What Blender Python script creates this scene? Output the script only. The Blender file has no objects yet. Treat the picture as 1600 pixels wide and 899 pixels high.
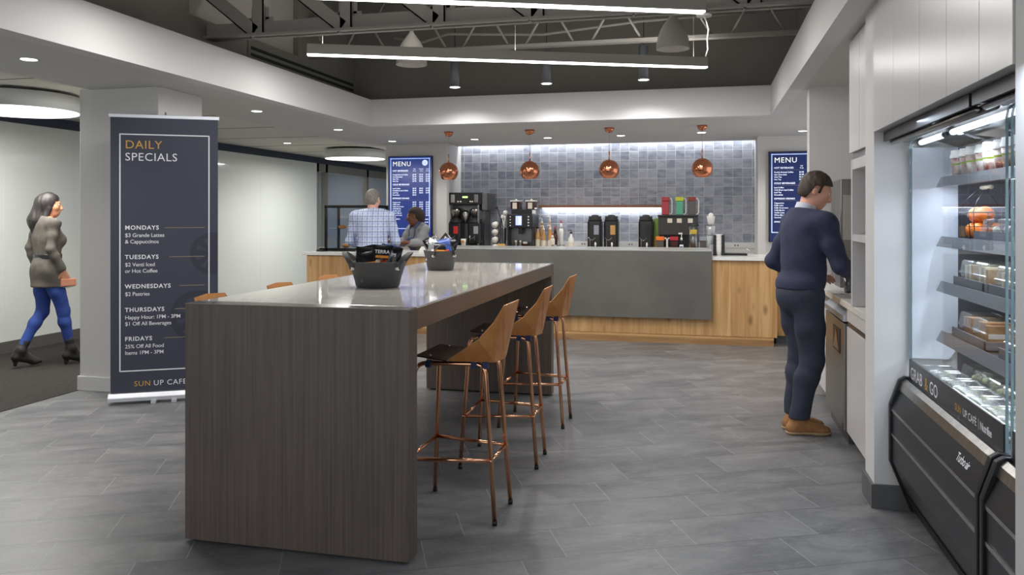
import bpy, bmesh, math, random
import numpy as np
from mathutils import Vector, Matrix, Euler
random.seed(7)
S = bpy.context.scene
C = S.collection
PI = math.pi

# ---------------------------------------------------------------- camera
cd = bpy.data.cameras.new('camera')
cam = bpy.data.objects.new('camera', cd)
C.objects.link(cam)
cam.location = (0, 0, 1.47)
cam.rotation_euler = (PI / 2, 0, math.radians(13.6))
cd.sensor_width = 36
cd.lens = 1240 * 36 / 1600
cd.shift_y = -(449.5 - 336) / 1600
cd.clip_start = 0.02
S.camera = cam

# ---------------------------------------------------------------- world, exposure
w = bpy.data.worlds.new('world')
S.world = w
w.use_nodes = True
bg = w.node_tree.nodes['Background']
bg.inputs[0].default_value = (0.93, 0.96, 1.0, 1)
bg.inputs[1].default_value = 0.85
S.view_settings.view_transform = 'Standard'
S.view_settings.look = 'None'
S.view_settings.gamma = 1
S.view_settings.use_curve_mapping = False
S.view_settings.exposure = 0.72
LAMP_SPOT = 24      # watts of a recessed downlight
LAMP_BAR = 40       # watts of a linear pendant
LAMP_COVE = 9
LAMP_CASE = 8

def lamp(name, kind, loc, energy, color=(1, 1, 1), size=0.1, size_y=None, direction=(0, 0, -1), spot=1.9, blend=0.6, parent=None):
    l = bpy.data.lights.new(name, kind)
    l.energy = energy
    l.color = color
    if kind == 'AREA':
        l.size = size
        if size_y:
            l.shape = 'RECTANGLE'
            l.size_y = size_y
    if kind == 'SPOT':
        l.spot_size = spot
        l.spot_blend = blend
        l.shadow_soft_size = size
    if kind == 'POINT':
        l.shadow_soft_size = size
    o = bpy.data.objects.new(name, l)
    C.objects.link(o)
    if parent:
        o.parent = parent
    o.location = loc
    o.rotation_euler = Vector(direction).to_track_quat('-Z', 'Y').to_euler()
    return o

# ---------------------------------------------------------------- materials
def lin(c):
    r = []
    for v in c:
        v = v / 255
        r.append(v / 12.92 if v <= 0.04045 else ((v + 0.055) / 1.055) ** 2.4)
    return (r[0], r[1], r[2], 1)

class NT:
    def __init__(s, name):
        s.m = bpy.data.materials.new(name)
        s.m.use_nodes = True
        s.t = s.m.node_tree
        s.b = s.t.nodes['Principled BSDF']
        s.out = s.t.nodes['Material Output']
    def n(s, kind, **kw):
        nd = s.t.nodes.new(kind)
        for k, v in kw.items():
            if k in nd.inputs:
                nd.inputs[k].default_value = v
            else:
                setattr(nd, k, v)
        return nd
    def l(s, a, b):
        s.t.links.new(a, b)
    def math(s, op, a, b=None):
        nd = s.t.nodes.new('ShaderNodeMath')
        nd.operation = op
        for i, v in enumerate((a, b)):
            if v is None:
                continue
            if isinstance(v, (int, float)):
                nd.inputs[i].default_value = v
            else:
                s.l(v, nd.inputs[i])
        return nd.outputs[0]
    def mix(s, f, a, b):
        nd = s.t.nodes.new('ShaderNodeMix')
        nd.data_type = 'RGBA'
        for i, v in ((0, f), (6, a), (7, b)):
            if isinstance(v, (int, float, tuple)):
                nd.inputs[i].default_value = v
            else:
                s.l(v, nd.inputs[i])
        return nd.outputs[2]
    def bump(s, h, dist=0.002, strength=0.6):
        b = s.n('ShaderNodeBump')
        b.inputs['Strength'].default_value = strength
        b.inputs['Distance'].default_value = dist
        s.l(h, b.inputs['Height'])
        s.l(b.outputs[0], s.b.inputs['Normal'])

def mat(name, c, rough=0.5, metal=0.0, spec=0.5, noise=None, bump=None, coat=0.0):
    """noise = (second colour, scale, (sx, sy, sz) stretch); bump = (distance, scale)"""
    t = NT(name)
    t.b.inputs['Base Color'].default_value = lin(c)
    t.b.inputs['Roughness'].default_value = rough
    t.b.inputs['Metallic'].default_value = metal
    t.b.inputs['Specular IOR Level'].default_value = spec
    t.b.inputs['Coat Weight'].default_value = coat
    tc = None
    if noise or bump:
        tc = t.n('ShaderNodeTexCoord')
    if noise:
        c2, sc, st = noise
        mp = t.n('ShaderNodeMapping')
        mp.inputs['Scale'].default_value = st
        t.l(tc.outputs['Object'], mp.inputs[0])
        nz = t.n('ShaderNodeTexNoise')
        nz.inputs['Scale'].default_value = sc
        nz.inputs['Detail'].default_value = 6
        nz.inputs['Roughness'].default_value = 0.6
        t.l(mp.outputs[0], nz.inputs['Vector'])
        r = t.n('ShaderNodeMapRange')
        r.inputs[1].default_value = 0.3
        r.inputs[2].default_value = 0.7
        t.l(nz.outputs[0], r.inputs[0])
        t.l(t.mix(r.outputs[0], lin(c), lin(c2)), t.b.inputs['Base Color'])
    if bump:
        nz = t.n('ShaderNodeTexNoise')
        nz.inputs['Scale'].default_value = bump[1]
        t.l(tc.outputs['Object'], nz.inputs['Vector'])
        t.bump(nz.outputs[0], bump[0])
    return t.m

def emit(name, c, strength):
    t = NT(name)
    t.b.inputs['Base Color'].default_value = (0.8, 0.8, 0.8, 1)
    t.b.inputs['Emission Color'].default_value = lin(c)
    t.b.inputs['Emission Strength'].default_value = strength
    return t.m

def glass(name, tint=(255, 255, 255), amount=0.1, rough=0.0):
    """thin clear sheet: mostly transparent with a fresnel mirror"""
    t = NT(name)
    tr = t.n('ShaderNodeBsdfTransparent')
    tr.inputs[0].default_value = lin(tint)
    gl = t.n('ShaderNodeBsdfGlossy')
    gl.inputs['Roughness'].default_value = rough
    lw = t.n('ShaderNodeLayerWeight')
    lw.inputs[0].default_value = 0.5
    fr = t.math('MULTIPLY', t.math('POWER', lw.outputs['Facing'], 5.0), 0.6)
    mx = t.n('ShaderNodeMixShader')
    t.l(t.math('ADD', fr, amount), mx.inputs[0])
    t.l(tr.outputs[0], mx.inputs[1])
    t.l(gl.outputs[0], mx.inputs[2])
    t.l(mx.outputs[0], t.out.inputs[0])
    return t.m

M = {}
M['white_paint'] = mat('white_paint', (214, 212, 210), 0.6, bump=(0.0004, 60))
M['ceiling_paint'] = mat('ceiling_paint', (205, 203, 199), 0.75)
M['fascia'] = mat('fascia_paint', (212, 210, 209), 0.6)
M['grid_ceiling'] = mat('grid_ceiling', (215, 212, 202), 0.8)
M['dark_paint'] = mat('dark_grey_paint', (122, 119, 111), 0.7, noise=((116, 113, 105), 3, (1, 1, 1)))
M['steel_paint'] = mat('steel_grey_paint', (138, 134, 127), 0.55)
M['deck_light'] = mat('light_grey_deck', (165, 160, 152), 0.7)
M['black'] = mat('black_plastic', (24, 24, 25), 0.35)
M['black_matt'] = mat('black_matt', (28, 28, 29), 0.7)
M['blackgloss'] = mat('black_gloss', (14, 14, 16), 0.12)
M['steel'] = mat('brushed_steel', (176, 174, 170), 0.28, 1.0, noise=((150, 148, 145), 30, (1, 1, 0.05)))
M['chrome'] = mat('chrome', (215, 215, 215), 0.1, 1.0)
M['alu'] = mat('aluminium', (205, 207, 212), 0.35, 0.9)
M['navy_strip'] = mat('navy_strip', (38, 46, 66), 0.5)
M['lacquer'] = mat('white_lacquer', (208, 205, 204), 0.28)
M['quartz'] = mat('white_quartz', (214, 208, 200), 0.07, noise=((208, 202, 194), 14, (1, 1, 1)), coat=0.3)
M['worktop'] = mat('white_worktop', (226, 224, 219), 0.2)
M['grout_strip'] = mat('silver_trim', (170, 170, 168), 0.3, 0.8)
M['copper'] = mat('polished_copper', (214, 138, 104), 0.14, 1.0)
M['copper_tube'] = mat('copper_tube', (236, 176, 138), 0.16, 1.0)
M['copper_sheet'] = mat('copper_sheet', (224, 160, 98), 0.32, 0.4, noise=((190, 122, 66), 7, (1, 1, 1)))
M['seat_dark'] = mat('dark_seat_sheet', (58, 38, 25), 0.4, 0.5, noise=((42, 28, 20), 5, (1, 1, 1)))
M['blue_clip'] = mat('blue_black_clip', (38, 48, 92), 0.5)
M['skirting'] = mat('grey_skirting', (84, 82, 78), 0.6)
M['tile_skirting'] = mat('grey_tile_skirting', (96, 97, 98), 0.5, noise=((84, 85, 87), 6, (1, 1, 1)))
M['led'] = emit('led_white', (255, 252, 248), 5)
M['led_soft'] = emit('led_diffuser', (255, 253, 250), 1.6)
M['led_cool'] = emit('led_cool', (236, 243, 255), 5)
M['cord'] = mat('cord', (190, 188, 184), 0.5)
M['black_cord'] = mat('black_cord', (20, 20, 20), 0.5)
M['grey_metal'] = mat('grey_painted_metal', (120, 124, 130), 0.4, 0.2)
M['bar_body'] = mat('grey_bar_body', (158, 153, 146), 0.5)
M['bell'] = mat('pale_bell_shade', (178, 174, 166), 0.45)
M['glass'] = glass('clear_glass', (250, 252, 252), 0.03)
M['plastic'] = glass('clear_plastic', (244, 247, 250), 0.2, 0.22)
M['glass_edge'] = mat('glass_edge', (120, 145, 152), 0.1)
M['felt'] = mat('charcoal_rubber', (70, 70, 70), 0.65, noise=((60, 60, 61), 40, (1, 1, 1)), bump=(0.0008, 120))
M['rivet'] = mat('white_rivet', (225, 222, 215), 0.3)
M['text_white'] = mat('white_print', (232, 232, 236), 0.6)
M['text_gold'] = mat('gold_print', (206, 160, 76), 0.6)
M['tan_line'] = mat('tan_print', (150, 134, 110), 0.6)

# island veneer: fine vertical grain
def veneer(name, c1, c2, sx=90, sz=1.6, rough=0.45):
    t = NT(name)
    tc = t.n('ShaderNodeTexCoord')
    mp = t.n('ShaderNodeMapping')
    mp.inputs['Scale'].default_value = (sx, sx, sz)
    t.l(tc.outputs['Object'], mp.inputs[0])
    a = t.n('ShaderNodeTexNoise', Scale=1.0, Detail=5.0)
    t.l(mp.outputs[0], a.inputs['Vector'])
    b = t.n('ShaderNodeTexNoise', Scale=2.5, Detail=2.0)
    t.l(tc.outputs['Object'], b.inputs['Vector'])
    r = t.n('ShaderNodeMapRange')
    r.inputs[1].default_value = 0.3
    r.inputs[2].default_value = 0.72
    t.l(t.math('ADD', t.math('MULTIPLY', a.outputs[0], 0.75), t.math('MULTIPLY', b.outputs[0], 0.25)), r.inputs[0])
    t.l(t.mix(r.outputs[0], lin(c1), lin(c2)), t.b.inputs['Base Color'])
    t.b.inputs['Roughness'].default_value = rough
    t.bump(a.outputs[0], 0.0006)
    return t.m
M['veneer'] = veneer('dark_oak_veneer', (78, 69, 62), (108, 96, 88))

# knotty oak in vertical boards
def oak(name, horizontal=False):
    t = NT(name)
    tc = t.n('ShaderNodeTexCoord')
    sp = t.n('ShaderNodeSeparateXYZ')
    t.l(tc.outputs['Object'], sp.inputs[0])
    along, across = (sp.outputs[0], sp.outputs[2]) if horizontal else (sp.outputs[2], sp.outputs[0])
    wn = t.n('ShaderNodeTexWhiteNoise', noise_dimensions='1D')
    board = t.math('FLOOR', t.math('DIVIDE', across, 5.0 if horizontal else 0.148))
    t.l(board, wn.inputs['W'])
    cb = t.n('ShaderNodeCombineXYZ')
    t.l(t.math('MULTIPLY', across, 24.0), cb.inputs[0])
    t.l(t.math('MULTIPLY', along, 1.6), cb.inputs[1])
    t.l(t.math('MULTIPLY', board, 3.7), cb.inputs[2])
    g = t.n('ShaderNodeTexNoise', Scale=1.0, Detail=7.0)
    g.inputs['Distortion'].default_value = 0.5
    t.l(cb.outputs[0], g.inputs['Vector'])
    cb2 = t.n('ShaderNodeCombineXYZ')
    t.l(t.math('MULTIPLY', across, 7.0), cb2.inputs[0])
    t.l(t.math('MULTIPLY', along, 3.0), cb2.inputs[1])
    t.l(t.math('MULTIPLY', board, 1.3), cb2.inputs[2])
    k = t.n('ShaderNodeTexVoronoi', Scale=1.0)
    t.l(cb2.outputs[0], k.inputs['Vector'])
    kr = t.n('ShaderNodeMapRange')
    kr.inputs[1].default_value = 0.0
    kr.inputs[2].default_value = 0.24
    kr.inputs[3].default_value = 0.85
    kr.inputs[4].default_value = 0.0
    t.l(k.outputs['Distance'], kr.inputs[0])
    gr = t.n('ShaderNodeMapRange')
    gr.inputs[1].default_value = 0.3
    gr.inputs[2].default_value = 0.7
    t.l(g.outputs[0], gr.inputs[0])
    base = t.mix(gr.outputs[0], lin((178, 134, 82)), lin((216, 176, 122)))
    base = t.mix(t.math('MULTIPLY', wn.outputs[0], 0.42), base, lin((164, 118, 68)))
    base = t.mix(kr.outputs[0], base, lin((98, 66, 38)))
    seam = t.math('LESS_THAN', t.math('FRACT', t.math('DIVIDE', across, 5.0 if horizontal else 0.148)), 0.014)
    base = t.mix(t.math('MULTIPLY', seam, 0.5), base, lin((96, 66, 38)))
    t.l(base, t.b.inputs['Base Color'])
    t.b.inputs['Roughness'].default_value = 0.5
    t.bump(g.outputs[0], 0.0008)
    return t.m
M['oak'] = oak('knotty_oak')
M['oak_flat'] = oak('oak_board', True)

def floor_tiles():
    t = NT('slate_floor_tiles')
    tc = t.n('ShaderNodeTexCoord')
    sp = t.n('ShaderNodeSeparateXYZ')
    t.l(tc.outputs['Object'], sp.inputs[0])
    x, y = sp.outputs[0], sp.outputs[1]
    ca, sa = math.cos(math.radians(25)), math.sin(math.radians(25))
    u = t.math('ADD', t.math('MULTIPLY', x, ca), t.math('MULTIPLY', y, sa))
    v = t.math('ADD', t.math('MULTIPLY', x, -sa), t.math('MULTIPLY', y, ca))
    row = t.math('FLOOR', t.math('DIVIDE', v, 0.3))
    u2 = t.math('ADD', t.math('SUBTRACT', u, t.math('MULTIPLY', row, 0.2)), 0.095)
    cb = t.n('ShaderNodeCombineXYZ')
    t.l(u2, cb.inputs[0])
    t.l(v, cb.inputs[1])
    br = t.n('ShaderNodeTexBrick')
    br.offset = 0.0
    br.inputs['Scale'].default_value = 1.0
    br.inputs['Mortar Size'].default_value = 0.0021
    br.inputs['Mortar Smooth'].default_value = 0.2
    br.inputs['Brick Width'].default_value = 0.6
    br.inputs['Row Height'].default_value = 0.3
    br.inputs['Color1'].default_value = lin((94, 95, 97))
    br.inputs['Color2'].default_value = lin((112, 112, 113))
    br.inputs['Mortar'].default_value = lin((128, 128, 126))
    t.l(cb.outputs[0], br.inputs['Vector'])
    cb2 = t.n('ShaderNodeCombineXYZ')
    t.l(t.math('MULTIPLY', u, 1.0), cb2.inputs[0])
    t.l(t.math('MULTIPLY', v, 2.4), cb2.inputs[1])
    t.l(t.math('MULTIPLY', t.math('FLOOR', t.math('DIVIDE', u2, 0.6)), 2.31), cb2.inputs[2])
    n1 = t.n('ShaderNodeTexNoise', Scale=2.2, Detail=9.0)
    n1.inputs['Roughness'].default_value = 0.62
    n1.inputs['Distortion'].default_value = 0.8
    t.l(cb2.outputs[0], n1.inputs['Vector'])
    r = t.n('ShaderNodeMapRange')
    r.inputs[1].default_value = 0.32
    r.inputs[2].default_value = 0.7
    t.l(n1.outputs[0], r.inputs[0])
    c = t.mix(t.math('MULTIPLY', r.outputs[0], 0.48), br.outputs[0], lin((154, 153, 151)))
    c = t.mix(t.math('MULTIPLY', t.math('SUBTRACT', 1.0, r.outputs[0]), 0.4), c, lin((76, 77, 80)))
    n2 = t.n('ShaderNodeTexNoise', Scale=9.0, Detail=10.0)
    n2.inputs['Roughness'].default_value = 0.7
    n2.inputs['Distortion'].default_value = 2.2
    t.l(cb2.outputs[0], n2.inputs['Vector'])
    r2 = t.n('ShaderNodeMapRange')
    r2.inputs[1].default_value = 0.5
    r2.inputs[2].default_value = 0.78
    t.l(n2.outputs[0], r2.inputs[0])
    c = t.mix(t.math('MULTIPLY', r2.outputs[0], 0.34), c, lin((166, 164, 162)))
    fv = t.math('ABSOLUTE', t.math('SUBTRACT', t.math('FRACT', t.math('DIVIDE', v, 0.3)), 0.5))
    long_joint = t.math('GREATER_THAN', fv, 0.4935)
    joint = t.mix(long_joint, lin((160, 159, 156)), lin((62, 62, 64)))
    c = t.mix(t.math('MULTIPLY', br.outputs['Fac'], 0.75), c, joint)
    t.l(c, t.b.inputs['Base Color'])
    rr = t.math('ADD', t.math('MULTIPLY', n1.outputs[0], 0.2), 0.3)
    t.l(rr, t.b.inputs['Roughness'])
    h = t.math('SUBTRACT', t.math('MULTIPLY', n1.outputs[0], 0.35), br.outputs['Fac'])
    t.bump(h, 0.0016, 0.7)
    return t.m
M['floor'] = floor_tiles()

def wall_tiles():
    t = NT('glazed_blue_grey_tiles')
    tc = t.n('ShaderNodeTexCoord')
    sp = t.n('ShaderNodeSeparateXYZ')
    t.l(tc.outputs['Object'], sp.inputs[0])
    cb = t.n('ShaderNodeCombineXYZ')
    t.l(sp.outputs[0], cb.inputs[0])
    t.l(sp.outputs[2], cb.inputs[1])
    br = t.n('ShaderNodeTexBrick')
    br.offset = 0.0
    br.inputs['Scale'].default_value = 1.0
    br.inputs['Mortar Size'].default_value = 0.004
    br.inputs['Mortar Smooth'].default_value = 0.3
    br.inputs['Brick Width'].default_value = 0.134
    br.inputs['Row Height'].default_value = 0.134
    br.inputs['Color1'].default_value = lin((108, 116, 132))
    br.inputs['Color2'].default_value = lin((158, 163, 176))
    br.inputs['Mortar'].default_value = lin((205, 207, 212))
    t.l(cb.outputs[0], br.inputs['Vector'])
    cell = t.n('ShaderNodeCombineXYZ')
    ix = t.math('FLOOR', t.math('DIVIDE', sp.outputs[0], 0.134))
    iz = t.math('FLOOR', t.math('DIVIDE', sp.outputs[2], 0.134))
    t.l(t.math('ADD', t.math('MULTIPLY', sp.outputs[0], 6.0), t.math('MULTIPLY', ix, 3.1)), cell.inputs[0])
    t.l(t.math('ADD', t.math('MULTIPLY', sp.outputs[2], 16.0), t.math('MULTIPLY', iz, 7.3)), cell.inputs[1])
    n1 = t.n('ShaderNodeTexNoise', Scale=1.0, Detail=6.0)
    t.l(cell.outputs[0], n1.inputs['Vector'])
    r = t.n('ShaderNodeMapRange')
    r.inputs[1].default_value = 0.35
    r.inputs[2].default_value = 0.68
    t.l(n1.outputs[0], r.inputs[0])
    c = t.mix(t.math('MULTIPLY', r.outputs[0], 0.5), br.outputs[0], lin((196, 199, 206)))
    t.l(c, t.b.inputs['Base Color'])
    t.b.inputs['Roughness'].default_value = 0.22
    h = t.math('SUBTRACT', t.math('MULTIPLY', n1.outputs[0], 1.2), t.math('MULTIPLY', br.outputs['Fac'], 1.0))
    t.bump(h, 0.006, 0.8)
    return t.m
M['wall_tiles'] = wall_tiles()
M['stone'] = mat('grey_stone', (103, 101, 95), 0.42, noise=((88, 87, 82), 2.2, (1, 1, 1)))
M['carpet'] = mat('dark_loop_carpet', (54, 50, 43), 0.95, noise=((22, 20, 18), 55, (1, 1, 1)), bump=(0.006, 160))
M['marker_wall'] = mat('white_backpainted_glass', (212, 216, 210), 0.06, coat=0.2)

# ---------------------------------------------------------------- mesh builder
class MB:
    def __init__(s):
        s.bm = bmesh.new()
        s.mi = 0
    def _tag(s, faces):
        for f in faces:
            f.material_index = s.mi
    def box(s, x0, x1, y0, y1, z0, z1, mtx=None):
        vs = [s.bm.verts.new(p) for p in ((x0, y0, z0), (x1, y0, z0), (x1, y1, z0), (x0, y1, z0), (x0, y0, z1), (x1, y0, z1), (x1, y1, z1), (x0, y1, z1))]
        fs = [s.bm.faces.new([vs[i] for i in q]) for q in ((0, 3, 2, 1), (4, 5, 6, 7), (0, 1, 5, 4), (1, 2, 6, 5), (2, 3, 7, 6), (3, 0, 4, 7))]
        if mtx:
            for v in vs:
                v.co = mtx @ v.co
        s._tag(fs)
        return s
    def lathe(s, prof, c=(0, 0, 0), n=24, mtx=None, sx=1, sy=1, cap=True):
        rings = []
        for r, z in prof:
            rings.append([s.bm.verts.new((c[0] + sx * r * math.cos(2 * PI * i / n), c[1] + sy * r * math.sin(2 * PI * i / n), c[2] + z)) for i in range(n)])
        fs = []
        for a, b in zip(rings, rings[1:]):
            for i in range(n):
                fs.append(s.bm.faces.new((a[i], a[(i + 1) % n], b[(i + 1) % n], b[i])))
        if cap:
            if prof[0][0] > 1e-5:
                fs.append(s.bm.faces.new(list(reversed(rings[0]))))
            if prof[-1][0] > 1e-5:
                fs.append(s.bm.faces.new(rings[-1]))
        if mtx:
            for r in rings:
                for v in r:
                    v.co = mtx @ v.co
        for f in fs:
            f.smooth = True
        s._tag(fs)
        return s
    def cyl(s, a, b, r, r2=None, n=16):
        a, b = Vector(a), Vector(b)
        L = (b - a).length
        q = (b - a).to_track_quat('Z', 'Y').to_matrix().to_4x4()
        return s.lathe([(r, 0), (r if r2 is None else r2, L)], n=n, mtx=Matrix.Translation(a) @ q)
    def tube(s, pts, r, n=10, closed=False):
        pts = [Vector(p) for p in pts]
        m = len(pts)
        rings = []
        up = None
        for i, p in enumerate(pts):
            if closed:
                d = (pts[(i + 1) % m] - pts[i - 1]).normalized()
            else:
                d = (pts[min(i + 1, m - 1)] - pts[max(i - 1, 0)]).normalized()
            if up is None:
                up = d.orthogonal().normalized()
            else:
                up = (up - d * up.dot(d)).normalized()
            sd = d.cross(up)
            rr = r[i] if isinstance(r, (list, tuple)) else r
            rings.append([s.bm.verts.new(p + rr * (math.cos(2 * PI * k / n) * up + math.sin(2 * PI * k / n) * sd)) for k in range(n)])
        fs = []
        for i in range(m if closed else m - 1):
            a, b = rings[i], rings[(i + 1) % m]
            for k in range(n):
                fs.append(s.bm.faces.new((a[k], a[(k + 1) % n], b[(k + 1) % n], b[k])))
        if not closed:
            fs.append(s.bm.faces.new(list(reversed(rings[0]))))
            fs.append(s.bm.faces.new(rings[-1]))
        for f in fs:
            f.smooth = True
        s._tag(fs)
        return s
    def prism(s, poly, axis, a, b):
        """poly of 2D points extruded along axis 'x','y' or 'z' from a to b"""
        def P(p, t):
            return {'x': (t, p[0], p[1]), 'y': (p[0], t, p[1]), 'z': (p[0], p[1], t)}[axis]
        A = [s.bm.verts.new(P(p, a)) for p in poly]
        B = [s.bm.verts.new(P(p, b)) for p in poly]
        n = len(poly)
        fs = [s.bm.faces.new((A[i], A[(i + 1) % n], B[(i + 1) % n], B[i])) for i in range(n)]
        fs.append(s.bm.faces.new(list(reversed(A))))
        fs.append(s.bm.faces.new(B))
        s._tag(fs)
        return s
    def sheet(s, polys, t=0.004):
        """thin folded sheet from polygons (lists of 3D points), given a thickness"""
        for poly in polys:
            vs = [Vector(p) for p in poly]
            nrm = (vs[1] - vs[0]).cross(vs[2] - vs[0]).normalized() * t / 2
            A = [s.bm.verts.new(p + nrm) for p in vs]
            B = [s.bm.verts.new(p - nrm) for p in vs]
            n = len(vs)
            fs = [s.bm.faces.new(A), s.bm.faces.new(list(reversed(B)))]
            fs += [s.bm.faces.new((A[i], B[i], B[(i + 1) % n], A[(i + 1) % n])) for i in range(n)]
            s._tag(fs)
        return s
    def ball(s, c, r, sx=1, sy=1, sz=1, n=16, mtx=None):
        prof = [(max(r * math.sin(PI * i / n), 1e-6), -r * math.cos(PI * i / n) * sz) for i in range(n + 1)]
        return s.lathe(prof, c, n=n + 4, sx=sx, sy=sy, mtx=mtx, cap=False)
    def text(s, body, size, org, xd, up, align='LEFT', stretch=1.0, bold=0.0, z=0.0):
        """flat lettering on a plane"""
        cu = bpy.data.curves.new('t', 'FONT')
        cu.body = body
        cu.size = size
        cu.align_x = align
        cu.offset = bold * size
        cu.space_character = stretch
        cu.resolution_u = 3
        o = bpy.data.objects.new('t', cu)
        C.objects.link(o)
        dg = bpy.context.evaluated_depsgraph_get()
        me = bpy.data.meshes.new_from_object(o.evaluated_get(dg))
        xd, up = Vector(xd).normalized(), Vector(up).normalized()
        nr = xd.cross(up)
        org = Vector(org)
        vm = [s.bm.verts.new(org + xd * v.co.x + up * v.co.y + nr * z) for v in me.vertices]
        for p in me.polygons:
            try:
                f = s.bm.faces.new([vm[i] for i in p.vertices])
                f.material_index = s.mi
            except ValueError:
                pass
        bpy.data.objects.remove(o)
        bpy.data.meshes.remove(me)
        bpy.data.curves.remove(cu)
        return s
    def build(s, name, m, parent=None, bevel=0, smooth=False, loc=None, fix=True):
        if fix:
            bmesh.ops.recalc_face_normals(s.bm, faces=s.bm.faces)
        me = bpy.data.meshes.new(name)
        s.bm.to_mesh(me)
        s.bm.free()
        for x in (m if isinstance(m, (list, tuple)) else [m]):
            me.materials.append(M[x] if isinstance(x, str) else x)
        if smooth:
            for p in me.polygons:
                p.use_smooth = True
        o = bpy.data.objects.new(name, me)
        C.objects.link(o)
        if parent:
            o.parent = parent
        if loc:
            o.location = loc
        if bevel:
            b = o.modifiers.new('bevel', 'BEVEL')
            b.width = bevel
            b.segments = 2
            b.limit_method = 'ANGLE'
        return o

def tag(o, label=None, cat=None, group=None, kind=None):
    if label: o['label'] = label
    if cat: o['category'] = cat
    if group: o['group'] = group
    if kind: o['kind'] = kind
    return o
def thing(name, label, cat, loc=(0, 0, 0), rz=0, group=None):
    o = bpy.data.objects.new(name, None)
    C.objects.link(o)
    o.location = loc
    o.rotation_euler = (0, 0, rz)
    o.empty_display_size = 0.1
    return tag(o, label, cat, group)
def dup(o, loc, rz=None, label=None, parent=None):
    """copy of a thing with its parts and sub-parts"""
    def rec(a, p):
        c = a.copy()
        C.objects.link(c)
        c.parent = p
        for ch in a.children:
            rec(ch, c)
        return c
    c = rec(o, parent)
    c.location = loc
    if rz is not None:
        c.rotation_euler = (0, 0, rz)
    if label:
        c['label'] = label
    return c
def struct(name, mb, m, **kw):
    return tag(mb.build(name, m, **kw), kind='structure')
def bx(*a):
    return MB().box(*a)
# ================================================================ THE ROOM
struct('floor', bx(-5.09, 3.2, -2.5, 18, -0.1, 0), 'floor')
struct('floor_carpet', bx(-7.35, -5.09, -2.5, 18, -0.1, 0.004), 'carpet')
# left wall of white back-painted glass, dark strip on top, skirting
struct('wall_left', bx(-7.35, -7.2, -2.5, 13.88, 0, 2.46), 'marker_wall')
struct('trim_1', bx(-7.35, -7.17, -2.5, 18, 2.46, 2.57), 'navy_strip')
struct('baseboard_left', bx(-7.2, -7.18, -2.5, 13.88, 0, 0.125), 'skirting')
m = MB()
for yy in (1.9, 4.4, 6.9, 9.4, 11.9):
    m.box(-7.2, -7.1985, yy - 0.003, yy + 0.003, 0.125, 2.46)
struct('trim_2', m, 'white_paint')
# storefront beyond the white wall
m = MB()
for yy in (13.88, 14.25, 16.2, 17.9):
    m.box(-7.3, -7.2, yy, yy + 0.09, 0, 2.46)
m.box(-7.3, -7.2, 13.88, 18, 2.3, 2.46)
m.box(-7.3, -7.2, 13.88, 18, 0, 0.1)
struct('window_1', m, mat('storefront_frame', (128, 126, 120), 0.4))
struct('window_2', bx(-7.26, -7.25, 13.9, 18, 0.1, 2.3), 'glass')
struct('wall_office', bx(-10.2, -10, 13.8, 22, 0, 2.7), mat('office_wall', (92, 92, 86), 0.8))
struct('wall_office_side', bx(-10, -7.3, 13.75, 13.87, 0, 2.7), mat('office_wall_side', (120, 118, 112), 0.8))
struct('wall_far', bx(-10, 3.2, 18, 18.2, 0, 2.7), mat('far_wall', (104, 110, 120), 0.7))
struct('ceiling_office', bx(-10, -7.35, 13.8, 18, 2.6, 2.7), 'grid_ceiling')
for yy, nm in ((15.0, 'nearer'), (16.8, 'further')):  # panels added to brighten the dark office behind the glass
    t = thing('added_office_light', nm + ' added white panel brightening the office behind the storefront glass', 'ceiling light', (-8.6, yy, 2.59), 0, 'added office fill panels')
    MB().box(-.3, .3, -.3, .3, 0, .009).build('frame', 'white_paint', t)
    MB().box(-.27, .27, -.27, .27, -.002, 0).build('diffuser', emit('office_panel', (255, 253, 248), 1.5), t)
    lamp('office_fill', 'AREA', (0, 0, -.01), 16, (1, .98, .93), .5, parent=t)
# column with skirting
struct('wall_column', bx(-5.09, -4.33, 5.62, 6.2, 0, 2.52), 'white_paint', bevel=0.004)
struct('baseboard_column', bx(-5.105, -4.315, 5.605, 6.215, 0, 0.12), 'white_paint', bevel=0.004)
# ceiling soffit with the opening
m = MB()
m.box(-5.0, -3.83, -2.5, 11.1, 2.52, 2.7)
m.box(-5.0, -4.62, 11.1, 18, 2.52, 2.7)
m.box(-3.83, 0.69, 8.72, 11.1, 2.52, 2.7)
m.box(-4.62, -3.67, 11.1, 12, 2.52, 2.7)
m.box(-3.67, 0.7, 11.1, 11.66, 2.52, 2.7)
m.box(0.69, 3.2, -2.5, 11.1, 2.52, 2.7)
m.box(0.7, 3.2, 11.1, 18, 2.52, 2.7)
struct('ceiling', m, 'ceiling_paint')
# cove slot above the tiled wall
m = MB()
m.box(-3.67, 0.7, 11.66, 11.95, 2.68, 2.7)
struct('ceiling_cove', m, 'ceiling_paint')
# white fascia around the opening
m = MB()
m.box(-3.95, -3.82, -2.5, 8.85, 2.515, 2.83)
m.box(-3.82, 0.68, 8.71, 8.85, 2.515, 2.83)
m.box(0.68, 0.8, -2.5, 8.85, 2.515, 2.83)
struct('trim_3', m, 'fascia')
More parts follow.
